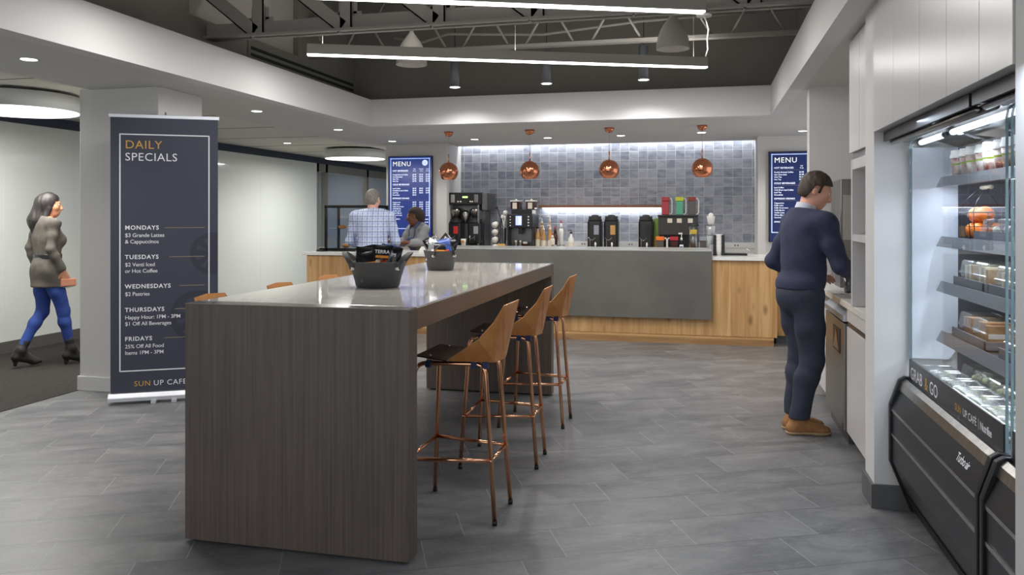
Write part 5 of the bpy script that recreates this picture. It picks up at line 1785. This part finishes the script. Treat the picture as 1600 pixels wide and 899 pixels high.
def add_torso(F, P, g=0.0, belly=0.0, female=False, k=.06):
    hip, ch, nb = P['hip'], P['chest'], P['neck']
    wv = P['wid']
    R = P['R']
    F.ell(hip + V3(0, -.005, .0), V3(.165, .118, .13) * P['s'] + g, R, k)
    mid = hip * .52 + ch * .48
    F.ell(mid + R @ V3(0, .01 + belly * .4, -.02), V3(.148 + belly * .5, .108 + belly, .16) * P['s'] + g, R, k)
    F.ell(ch + R @ V3(0, -.005, -.03), V3(.165, .118, .19) * P['s'] + g, R, k)
    F.ell(ch + R @ V3(0, -.02, .1), V3(wv * .92, .08, .075) * P['s'] + g, R, k)
    for sx in (-1, 1):
        F.cone(nb + R @ V3(sx * .03, -.01, .0), P['shL' if sx < 0 else 'shR'] + V3(0, 0, .0), .045 + g, .052 + g, .05)
        if female:
            F.ell(ch + R @ V3(sx * .07, .085, -.05), V3(.06, .055, .06) + g, R, .04)

def add_leg(F, hp, kn, an, g=0.0, r=(.092, .07, .056, .055, .036), k=.04, loose=0.0):
    m_ = hp + (kn - hp) * .5
    F.cone(hp, m_, r[0] + g, r[1] + g + loose * .4, k)
    F.cone(m_, kn, r[1] + g + loose * .4, r[2] + g + loose, k)
    c = kn + (an - kn) * .3 + V3(0, -.012, 0)
    F.cone(kn, c, r[2] - .003 + g + loose, r[3] + g + loose, k)
    F.cone(c, an, r[3] + g + loose, r[4] + g + loose * 1.5, k)

def add_foot(F, an, d, g=0.0):
    d = np.array((d[0], d[1], 0.0)); d /= np.linalg.norm(d)
    z0 = an[2] - .09
    heel = V3(an[0], an[1], z0 + .035) - d * .035
    ball = V3(an[0], an[1], z0 + .026) + d * .13
    toe = V3(an[0], an[1], z0 + .022) + d * .185
    F.cone(an, heel, .036 + g, .034 + g, .03)
    F.cone(V3(*an) - V3(0, 0, .015), ball, .036 + g, .028 + g, .03)
    F.cone(heel, ball, .034 + g, .03 + g, .03)
    F.cone(ball, toe, .031 + g, .022 + g, .02)
    sd = V3(-d[1], d[0], 0)
    F.cone(ball + sd * .018, toe + sd * .01 - d * .01, .026 + g, .02 + g, .02)
    F.cone(ball - sd * .022, toe - sd * .02 - d * .02, .024 + g, .018 + g, .02)

M['skin_l'] = mat('light_skin', (222, 172, 148), .5, noise=((212, 156, 132), 9, (1, 1, 1)))
M['skin_d'] = mat('dark_skin', (116, 72, 50), .45, noise=((102, 62, 43), 9, (1, 1, 1)))
M['skin_m'] = mat('tan_skin', (188, 132, 100), .5)
M['hair_brown'] = mat('brown_hair', (72, 56, 44), .6, noise=((44, 34, 27), 60, (1, 1, .2)), bump=(.004, 130))
M['hair_grey'] = mat('grey_hair', (140, 134, 126), .6, noise=((106, 100, 94), 60, (1, 1, .3)), bump=(.003, 130))
M['hair_black'] = mat('black_hair', (30, 26, 26), .5, noise=((44, 38, 36), 60, (1, 1, .15)), bump=(.004, 130))

def pose(s=1.0, lean=0.0, wid=.19, hip_z=.94, twist=0.0):
    """upright skeleton, x right, y forward; lean in radians forward from the hip"""
    R = np.array(Matrix.Rotation(-lean, 3, 'X') @ Matrix.Rotation(twist, 3, 'Z'))
    hip = V3(0, 0, hip_z)
    P = dict(s=s, R=R, hip=hip, wid=wid)
    P['chest'] = hip + R @ V3(0, 0, .37 * s)
    P['neck'] = hip + R @ V3(0, -.01, .545 * s)
    P['shR'] = hip + R @ V3(wid, -.012, .5 * s)
    P['shL'] = hip + R @ V3(-wid, -.012, .5 * s)
    return P

def man_like(name_label, loc, rz, P, hc, HR, arms, legs, feet, skin, female=False, hands=True, h=.0065, belly=0.0, scale=1.0, hand_kw=({}, {})):
    t = thing('person', name_label, 'person', loc, rz)
    t.scale = (scale,) * 3
    pts = [hc, P['shR'], P['shL']] + [q for a in arms for q in a[:2]] + [q for l in legs for q in l]
    lo = np.min(pts, 0) - .3
    hi = np.max(pts, 0) + .3
    lo[2] = -.03
    F = Field(lo, hi, h)
    add_torso(F, P, -.012, belly, female)
    F.cone(P['neck'] - P['R'] @ V3(0, 0, .03), hc + HR @ V3(0, -.02, -.07), .055 if not female else .046, .052 if not female else .043, .03)
    add_head(F, hc, HR, 0, female)
    for i, (el, wr, hd, up, side) in enumerate(arms):
        sh = P['shR'] if i == 0 else P['shL']
        add_arm(F, sh, el, wr, -.006, k=.03)
        add_hand(F, wr, hd, up, side, **hand_kw[i])
    for (hp, kn, an), d in zip(legs, feet):
        add_leg(F, hp, kn, an, -.01)
        if an[2] < .12:
            add_foot(F, an, d, -.008)
    F.mesh('body', skin, t)
    add_eyes(hc, HR, t)
    return t, lo, hi

# ---------------------------------------------------------------- the man in the navy sweater
P = pose(1.0, .10, .2, .945)
P['shR'] = P['shR'] + V3(-.005, .03, -.03)
P['shL'] = P['shL'] + V3(.005, .02, -.03)
hc = P['neck'] + V3(.005, .07, .145)
HR = headR(-.5, -.42)
elR, wrR = P['shR'] + V3(.06, .07, -.28), P['shR'] + V3(-.03, .30, -.36)
elL, wrL = P['shL'] + V3(-.1, -.09, -.27), P['shL'] + V3(.01, .13, -.38)
legs = [(V3(.09, 0, .93), V3(.085, .04, .5), V3(.06, -.05, .092)), (V3(-.09, 0, .93), V3(-.075, .05, .5), V3(-.065, -.01, .092))]
feet = [V3(.25, 1, 0), V3(.1, 1, 0)]
arms = [(elR, wrR, V3(-.1, 1, -.12), V3(.6, -.1, .8), -1), (elL, wrL, V3(.3, 1, -.1), V3(-.6, 0, .8), 1)]
LOC, RZ = (.635, 5.7, 0), -math.radians(66)
t, lo, hi = man_like('man in navy sweater and dark trousers bending over the stainless refrigerator counter', LOC, RZ, P, hc, HR, arms, legs, feet, 'skin_l', scale=1.0, hand_kw=({'curl': .7}, {'curl': .5}))
F = Field(lo, hi, .009)
add_torso(F, P, .024, .0)
F.ell(P['hip'] + V3(0, 0, .07), (.185, .142, .07), None, .04)
add_arm(F, P['shR'], elR, wrR, .018, upto=.98)
add_arm(F, P['shL'], elL, wrL, .018, upto=.98)
F.cone(P['hip'] + V3(0, -.005, .03), P['hip'] + V3(0, -.005, .06), .16, .16, .03) if False else None
F.wrinkle(.005, 1)
nz = P['neck'][2]
F.cut(lambda x, y, z: np.maximum(.97 - z, z - (nz + .015 - .25 * (y - P['neck'][1]))))
F.mesh('sweater', mat('navy_knit', (50, 54, 80), .85, noise=((42, 46, 70), 30, (1, 1, 1)), bump=(.0012, 260)), t)
F = Field(P['neck'] - .16, P['neck'] + .16, .005)
F.cone(P['neck'] + V3(0, -.02, -.02), P['neck'] + V3(0, .0, .045), .072, .066, .01)
F.cone(P['neck'] + V3(0, -.01, -.02), P['neck'] + V3(0, .01, .1), .056, .056, 0, True)
F.cut(lambda x, y, z: z - (nz + .052 - .35 * (y - P['neck'][1])))
F.mesh('shirt_collar', mat('pale_shirt', (206, 208, 220), .7), t)
F = Field(wrR - .08, wrR + .08, .004)
dd = (wrR - elR) / np.linalg.norm(wrR - elR)
F.cone(wrR - dd * .02, wrR + dd * .014, .034, .034, 0)
F.mesh('shirt_cuff', 'text_white' if False else mat('pale_cuff', (206, 208, 220), .7), t)
F = Field(V3(lo[0], lo[1], .03), V3(hi[0], hi[1], 1.15), .009)
F.ell(P['hip'] + V3(0, -.005, .0), (.175, .128, .13), None, .04)
F.ell(P['hip'] + V3(0, -.06, -.04), (.13, .085, .1), None, .05)
for hp, kn, an in legs:
    add_leg(F, hp, kn, an, .01, (.1, .08, .062, .056, .042), .03, .008)
F.wrinkle(.0045, 2, 7, 11)
F.cut(lambda x, y, z: np.maximum(.105 - z, z - 1.0))
F.mesh('trousers', mat('dark_navy_trousers', (52, 56, 72), .8, noise=((42, 46, 62), 20, (1, 1, 1))), t)
m = MB().box(-.115, -.06, -.142, -.137, .915, .919).box(.05, .11, -.142, -.137, .915, .919)
M['tan_suede'] = mat('tan_suede', (166, 120, 74), .8, noise=((140, 98, 60), 20, (1, 1, 1)))
M['sole'] = mat('pale_sole', (176, 150, 118), .7)
for (hp, kn, an), d in zip(legs, feet):
    F = Field(V3(an[0] - .2, an[1] - .2, -.02), V3(an[0] + .2, an[1] + .32, .2), .005)
    add_foot(F, an, d, .006)
    F.cone(an + V3(0, 0, -.02), an + V3(0, 0, .005), .045, .046, .02)
    F.cut(lambda x, y, z: np.maximum(.014 - z, z - .115))
    o = F.mesh('shoe', 'tan_suede', t)
    F = Field(V3(an[0] - .2, an[1] - .2, -.02), V3(an[0] + .2, an[1] + .32, .2), .005)
    add_foot(F, an, d, .012)
    F.cut(lambda x, y, z: np.maximum(.0 - z, z - .02))
    F.mesh('sole', 'sole', o)
    dn = d / np.linalg.norm(d)
    m = MB()
    for k in range(3):
        c = an + dn * (.05 + .025 * k) + V3(0, 0, -.018 - .009 * k)
        sd = V3(-dn[1], dn[0], 0)
        m.tube([tuple(c - sd * .022), tuple(c + V3(0, 0, .012)), tuple(c + sd * .022)], .0028, 6)
    m.build('laces', 'dark_liquid', o)
def short_hair(hc, HR, t, m, g=.012, lowz=-.055, front=.075):
    F = Field(hc - .17, hc + .17, .0045)
    T = lambda *p: hc + HR @ V3(*p)
    F.ell(T(0, -.014, .034), V3(.076, .094, .09) + g, HR, .02)
    F.ell(T(0, -.045, -.025), V3(.066, .058, .06) + g * .7, HR, .03)
    F.wrinkle(.0018, 3, 40, 50)
    def keep(x, y, z):
        p = [x - hc[0], y - hc[1], z - hc[2]]
        q = [HR[0][i] * p[0] + HR[1][i] * p[1] + HR[2][i] * p[2] for i in range(3)]
        ear = np.clip((q[1] + .045) / .03, 0, 1)
        lower = np.where(q[1] > .03, .05 + .3 * (q[1] - .03), lowz + ear * (.035 - lowz))
        lower = np.where((q[1] > .012) & (q[1] <= .03) & (np.abs(q[0]) > .06), -.01, lower)
        return np.maximum(lower - q[2], q[1] - front + .0 * q[2])
    F.cut(keep)
    return F.mesh('hair', m, t)
short_hair(hc, HR, t, 'hair_brown', .013, -.07, .088)

# ---------------------------------------------------------------- the man in the plaid shirt, seen from behind
def plaid():
    tt = NT('blue_plaid')
    tc = tt.n('ShaderNodeTexCoord')
    sp = tt.n('ShaderNodeSeparateXYZ')
    tt.l(tc.outputs['Object'], sp.inputs[0])
    def stripes(v, per, wdt):
        fr = tt.math('FRACT', tt.math('DIVIDE', tt.math('ADD', v, 5.0), per))
        return tt.math('LESS_THAN', fr, wdt)
    a = tt.math('MAXIMUM', stripes(sp.outputs[0], .062, .16), stripes(sp.outputs[2], .062, .16))
    b = tt.math('MAXIMUM', stripes(tt.math('ADD', sp.outputs[0], .03), .062, .3), stripes(tt.math('ADD', sp.outputs[2], .03), .062, .3))
    c = tt.mix(tt.math('MULTIPLY', b, .4), lin((206, 212, 232)), lin((136, 158, 212)))
    c = tt.mix(tt.math('MULTIPLY', a, .7), c, lin((84, 94, 136)))
    tt.l(c, tt.b.inputs['Base Color'])
    tt.b.inputs['Roughness'].default_value = .8
    return tt.m
P = pose(1.0, .04, .2, .95)
hc = P['neck'] + V3(.0, .035, .16)
HR = headR(-.25, -.2)
elR, wrR = P['shR'] + V3(.075, .05, -.29), P['shR'] + V3(.0, .27, -.37)
elL, wrL = P['shL'] + V3(-.075, .05, -.29), P['shL'] + V3(.05, .28, -.36)
legs = [(V3(.1, 0, .93), V3(.11, .03, .5), V3(.12, -.02, .092)), (V3(-.1, 0, .93), V3(-.11, .02, .5), V3(-.12, -.03, .092))]
feet = [V3(.2, 1, 0), V3(-.2, 1, 0)]
arms = [(elR, wrR, V3(-.2, 1, 0), V3(.2, 0, 1), -1), (elL, wrL, V3(.2, 1, 0), V3(-.2, 0, 1), 1)]
t, lo, hi = man_like('man in blue plaid shirt seen from behind, ordering at the oak counter', (-3.87, 8.86, 0), math.radians(12), P, hc, HR, arms, legs, feet, 'skin_l', belly=.02, h=.008)
F = Field(lo, hi, .01)
add_torso(F, P, .022, .03)
F.ell(P['hip'] + V3(0, -.0, .07), (.178, .14, .1), None, .05)
add_arm(F, P['shR'], elR, wrR, .017, upto=.97)
add_arm(F, P['shL'], elL, wrL, .017, upto=.97)
F.wrinkle(.006, 5, 8, 9)
nz2 = P['neck'][2]
F.cut(lambda x, y, z: np.maximum(.985 - z, z - (nz2 + .05 - .3 * y)))
F.mesh('plaid_shirt', plaid(), t)
F = Field(V3(lo[0], lo[1], .03), V3(hi[0], hi[1], 1.15), .011)
F.ell(P['hip'] + V3(0, 0, .0), (.178, .138, .13), None, .04)
for hp, kn, an in legs:
    add_leg(F, hp, kn, an, .008, (.1, .08, .064, .06, .05), .03, .01)
F.wrinkle(.004, 2, 7, 11)
F.cut(lambda x, y, z: np.maximum(.09 - z, z - 1.005))
F.mesh('trousers', mat('olive_grey_trousers', (92, 92, 86), .8), t)
F = Field(V3(-.3, -.3, .9), V3(.3, .3, 1.08), .008)
F.ell(P['hip'] + V3(0, 0, .0), (.182, .142, .14), None, .04)
F.cut(lambda x, y, z: np.maximum(.965 - z, z - 1.0))
F.mesh('belt', mat('brown_belt', (84, 58, 46), .5), t)
for (hp, kn, an), d in zip(legs, feet):
    F = Field(V3(an[0] - .22, an[1] - .2, -.02), V3(an[0] + .22, an[1] + .32, .2), .007)
    add_foot(F, an, d, .008)
    F.cut(lambda x, y, z: np.maximum(0 - z, z - .11))
    F.mesh('shoe', 'black', t)
short_hair(hc, HR, t, 'hair_grey', .006, -.075, .07)

# ---------------------------------------------------------------- the barista
P = pose(.93, .2, .175, .82)
hc = P['neck'] + V3(.0, .05, .13)
HR = headR(-.6, -.18)
elR, wrR = P['shR'] + V3(.04, .12, -.2), P['shR'] + V3(.0, .34, -.17)
elL, wrL = P['shL'] + V3(-.05, .1, -.2), P['shL'] + V3(.02, .32, -.18)
legs = [(V3(.09, 0, .85), V3(.1, .02, .46), V3(.1, -.02, .092)), (V3(-.09, 0, .85), V3(-.1, .02, .46), V3(-.1, -.02, .092))]
arms = [(elR, wrR, V3(0, 1, -.1), V3(.1, 0, 1), -1), (elL, wrL, V3(.1, 1, -.1), V3(0, 0, 1), 1)]
t, lo, hi = man_like('woman barista in grey shirt and navy striped apron behind the counter', (-3.83, 10.52, 0), math.radians(140), P, hc, HR, arms, legs, feet, 'skin_d', female=True, h=.0075)
F = Field(lo, hi, .009)
add_torso(F, P, .016, .0, True)
add_arm(F, P['shR'], elR, wrR, .014, upto=.9)
add_arm(F, P['shL'], elL, wrL, .014, upto=.9)
F.wrinkle(.005, 8, 8, 9)
nzb, nyb = P['neck'][2], P['neck'][1]
F.cut(lambda x, y, z: np.maximum(.76 - z, z - (nzb + .03 - 1.1 * np.maximum(y - nyb, -.02))))
F.mesh('grey_shirt', mat('grey_cotton', (140, 140, 142), .85), t)
F = Field(lo, hi, .008)
add_torso(F, P, .026, .0, True)
def ap(x, y, z):
    top = np.where(np.abs(x) < .085, 1.16, .98)
    strap = np.where((np.abs(np.abs(x) - .075) < .014), 1.45, 0)
    top = np.maximum(top, strap)
    return np.maximum(np.maximum(z - top, .5 - z), .0 - y)
F.cut(ap)
F.mesh('apron', mat('navy_apron', (44, 54, 92), .8, noise=((84, 96, 136), 60, (1, 1, .02))), t)
F = Field(V3(lo[0], lo[1], .03), V3(hi[0], hi[1], 1.0), .012)
F.ell(P['hip'], (.165, .125, .12), None, .04)
for hp, kn, an in legs:
    add_leg(F, hp, kn, an, .006, (.095, .078, .06, .056, .045), .03, .006)
F.cut(lambda x, y, z: .09 - z)
F.mesh('trousers', 'black_matt', t)
for (hp, kn, an), d in zip(legs, feet):
    F = Field(V3(an[0] - .22, an[1] - .2, -.02), V3(an[0] + .22, an[1] + .32, .2), .008)
    add_foot(F, an, d, .006)
    F.cut(lambda x, y, z: np.maximum(0 - z, z - .11))
    F.mesh('shoe', 'black', t)
F = Field(hc - .22, hc + .22, .005)
T = lambda *p: hc + HR @ V3(*p)
F.ell(T(0, -.025, .04), (.088, .105, .095), HR, .02)
F.ell(T(0, -.1, .0), (.06, .055, .07), HR, .04)
F.ell(T(0, -.09, -.06), (.045, .045, .06), HR, .04)
def keepb(x, y, z):
    p = [x - hc[0], y - hc[1], z - hc[2]]
    q = [HR[0][i] * p[0] + HR[1][i] * p[1] + HR[2][i] * p[2] for i in range(3)]
    return np.maximum(np.where(q[1] > -.03, .03 + .5 * (q[1] + .03), -.2) - q[2], q[1] - .085)
F.cut(keepb)
F.mesh('hair', mat('dark_head_wrap', (52, 42, 36), .8, bump=(.003, 90)), t)

# ---------------------------------------------------------------- the walking woman
P = pose(.95, .03, .165, .97)
hc = P['neck'] + V3(.0, .03, .135)
HR = headR(-.55, -.05)
elR, wrR = P['shR'] + V3(.035, -.04, -.26), P['shR'] + V3(.03, .07, -.47)
elL, wrL = P['shL'] + V3(-.06, -.07, -.25), P['shL'] + V3(-.05, .0, -.48)
legs = [(V3(.08, 0, .96), V3(.085, .13, .55), V3(.08, .2, .165)), (V3(-.08, 0, .96), V3(-.085, -.0, .54), V3(-.08, -.21, .175))]
feet = [V3(.05, 1, 0), V3(-.02, 1, 0)]
arms = [(elR, wrR, V3(.0, .35, -1), V3(1, .0, 0), 1), (elL, wrL, V3(0, .1, -1), V3(-1, 0, 0), -1)]
t, lo, hi = man_like('woman with long black hair, grey tunic and blue jeans walking on the dark carpet', (-6.2, 6.42, .004), -math.radians(24), P, hc, HR, arms, legs, feet, 'skin_m', female=True, h=.0075, scale=.96)
F = Field(lo, hi, .009)
add_torso(F, P, .012, .0, True)
add_arm(F, P['shR'], elR, wrR, .009, r=(.045, .038, .032, .026), upto=.93)
add_arm(F, P['shL'], elL, wrL, .009, r=(.045, .038, .032, .026), upto=.93)
F.cone(P['hip'] + V3(0, 0, .02), P['hip'] + V3(0, .0, -.15), .13, .14, .05)
F.cone(P['hip'] + V3(.08, .02, .0), P['hip'] + V3(.09, .1, -.2), .11, .1, .05)
F.cone(P['hip'] + V3(-.08, .02, .0), P['hip'] + V3(-.08, .03, -.2), .11, .1, .05)
F.wrinkle(.004, 6, 8, 8)
nzw, nyw = P['neck'][2], P['neck'][1]
F.cut(lambda x, y, z: np.maximum(.80 - z, z - (nzw + .0 - .5 * (y - nyw))))
F.mesh('tunic', mat('grey_brown_knit', (98, 92, 84), .85, noise=((78, 73, 66), 20, (1, 1, 1))), t)
F = Field(V3(lo[0], lo[1], 1.0), V3(hi[0], hi[1], 1.25), .008)
add_torso(F, P, .018, .0, False)
F.cut(lambda x, y, z: np.maximum(1.08 - z, z - 1.135))
F.mesh('belt', 'black', t)
F = Field(V3(lo[0], lo[1], .03), V3(hi[0], hi[1], 1.1), .009)
F.ell(P['hip'], (.155, .115, .11), None, .04)
for hp, kn, an in legs:
    add_leg(F, hp, kn, an, .004, (.09, .072, .056, .052, .034), .03, .0)
F.wrinkle(.003, 4, 8, 12)
F.cut(lambda x, y, z: .2 - z)
F.mesh('jeans', mat('blue_denim', (46, 74, 150), .8, noise=((34, 58, 126), 16, (1, 1, 1))), t)
for (hp, kn, an), d, hz in zip(legs, feet, (0, .02)):
    F = Field(V3(an[0] - .22, an[1] - .22, -.03), V3(an[0] + .22, an[1] + .34, .36), .006)
    a = an
    F.cone(a + (kn - a) * .22, a, .047, .042, .02)
    heel = V3(a[0], a[1] - .04, .095 + hz)
    bl_ = V3(a[0], a[1] + .13, .03 + hz)
    F.cone(a, heel, .044, .037, .03)
    F.cone(heel, bl_, .037, .03, .03)
    F.cone(a, bl_, .042, .03, .03)
    F.cone(bl_, bl_ + V3(0, .055, -.005), .032, .02, .02)
    F.cone(heel, V3(a[0], a[1] - .045, .018 + hz), .03, .017, .012)
    F.cut(lambda x, y, z: hz - z)
    F.mesh('ankle_boot', mat('black_boot', (34, 31, 30), .5), t)
F = Field(hc - V3(.2, .25, .42), hc + V3(.2, .2, .18), .006)
T = lambda *p: hc + HR @ V3(*p)
F.ell(T(0, -.018, .036), (.088, .104, .1), HR, .02)
F.cone(T(0, -.06, .0), T(0, -.1, -.16), .085, .085, .05)
F.cone(T(0, -.1, -.16), T(0, -.11, -.27), .085, .05, .05)
F.cone(T(.06, .0, -.04), T(.075, -.03, -.16), .028, .03, .03)
F.cone(T(-.06, .0, -.04), T(-.075, -.03, -.16), .028, .03, .03)
F.wrinkle(.003, 3, 40, 6)
def keepw(x, y, z):
    p = [x - hc[0], y - hc[1], z - hc[2]]
    q = [HR[0][i] * p[0] + HR[1][i] * p[1] + HR[2][i] * p[2] for i in range(3)]
    return np.maximum(q[1] - .075, np.where((q[1] > .01) & (np.abs(q[0]) < .062), .05 - q[2], -1))
F.cut(keepw)
F.mesh('hair', 'hair_black', t)
# clutch in her right hand
Mt = Matrix.Translation((-6.2, 6.42, .004)) @ Matrix.Rotation(-math.radians(24), 4, 'Z') @ Matrix.Scale(.96, 4)
hp_ = Mt @ Vector(tuple(wrR + V3(.0, .055, -.12)))
t = thing('clutch_bag', 'small tan clutch bag held at the hip of the walking woman', 'bag', hp_, -math.radians(24))
MB().box(-.014, .014, -.07, .07, -.045, .03).build('pouch', mat('tan_leather', (184, 124, 96), .5), t, bevel=.008)
MB().tube([(-.014, -.07, -.045), (-.016, 0, -.06), (-.014, .07, -.045)], .003, 6).build('chain', 'alu', t)
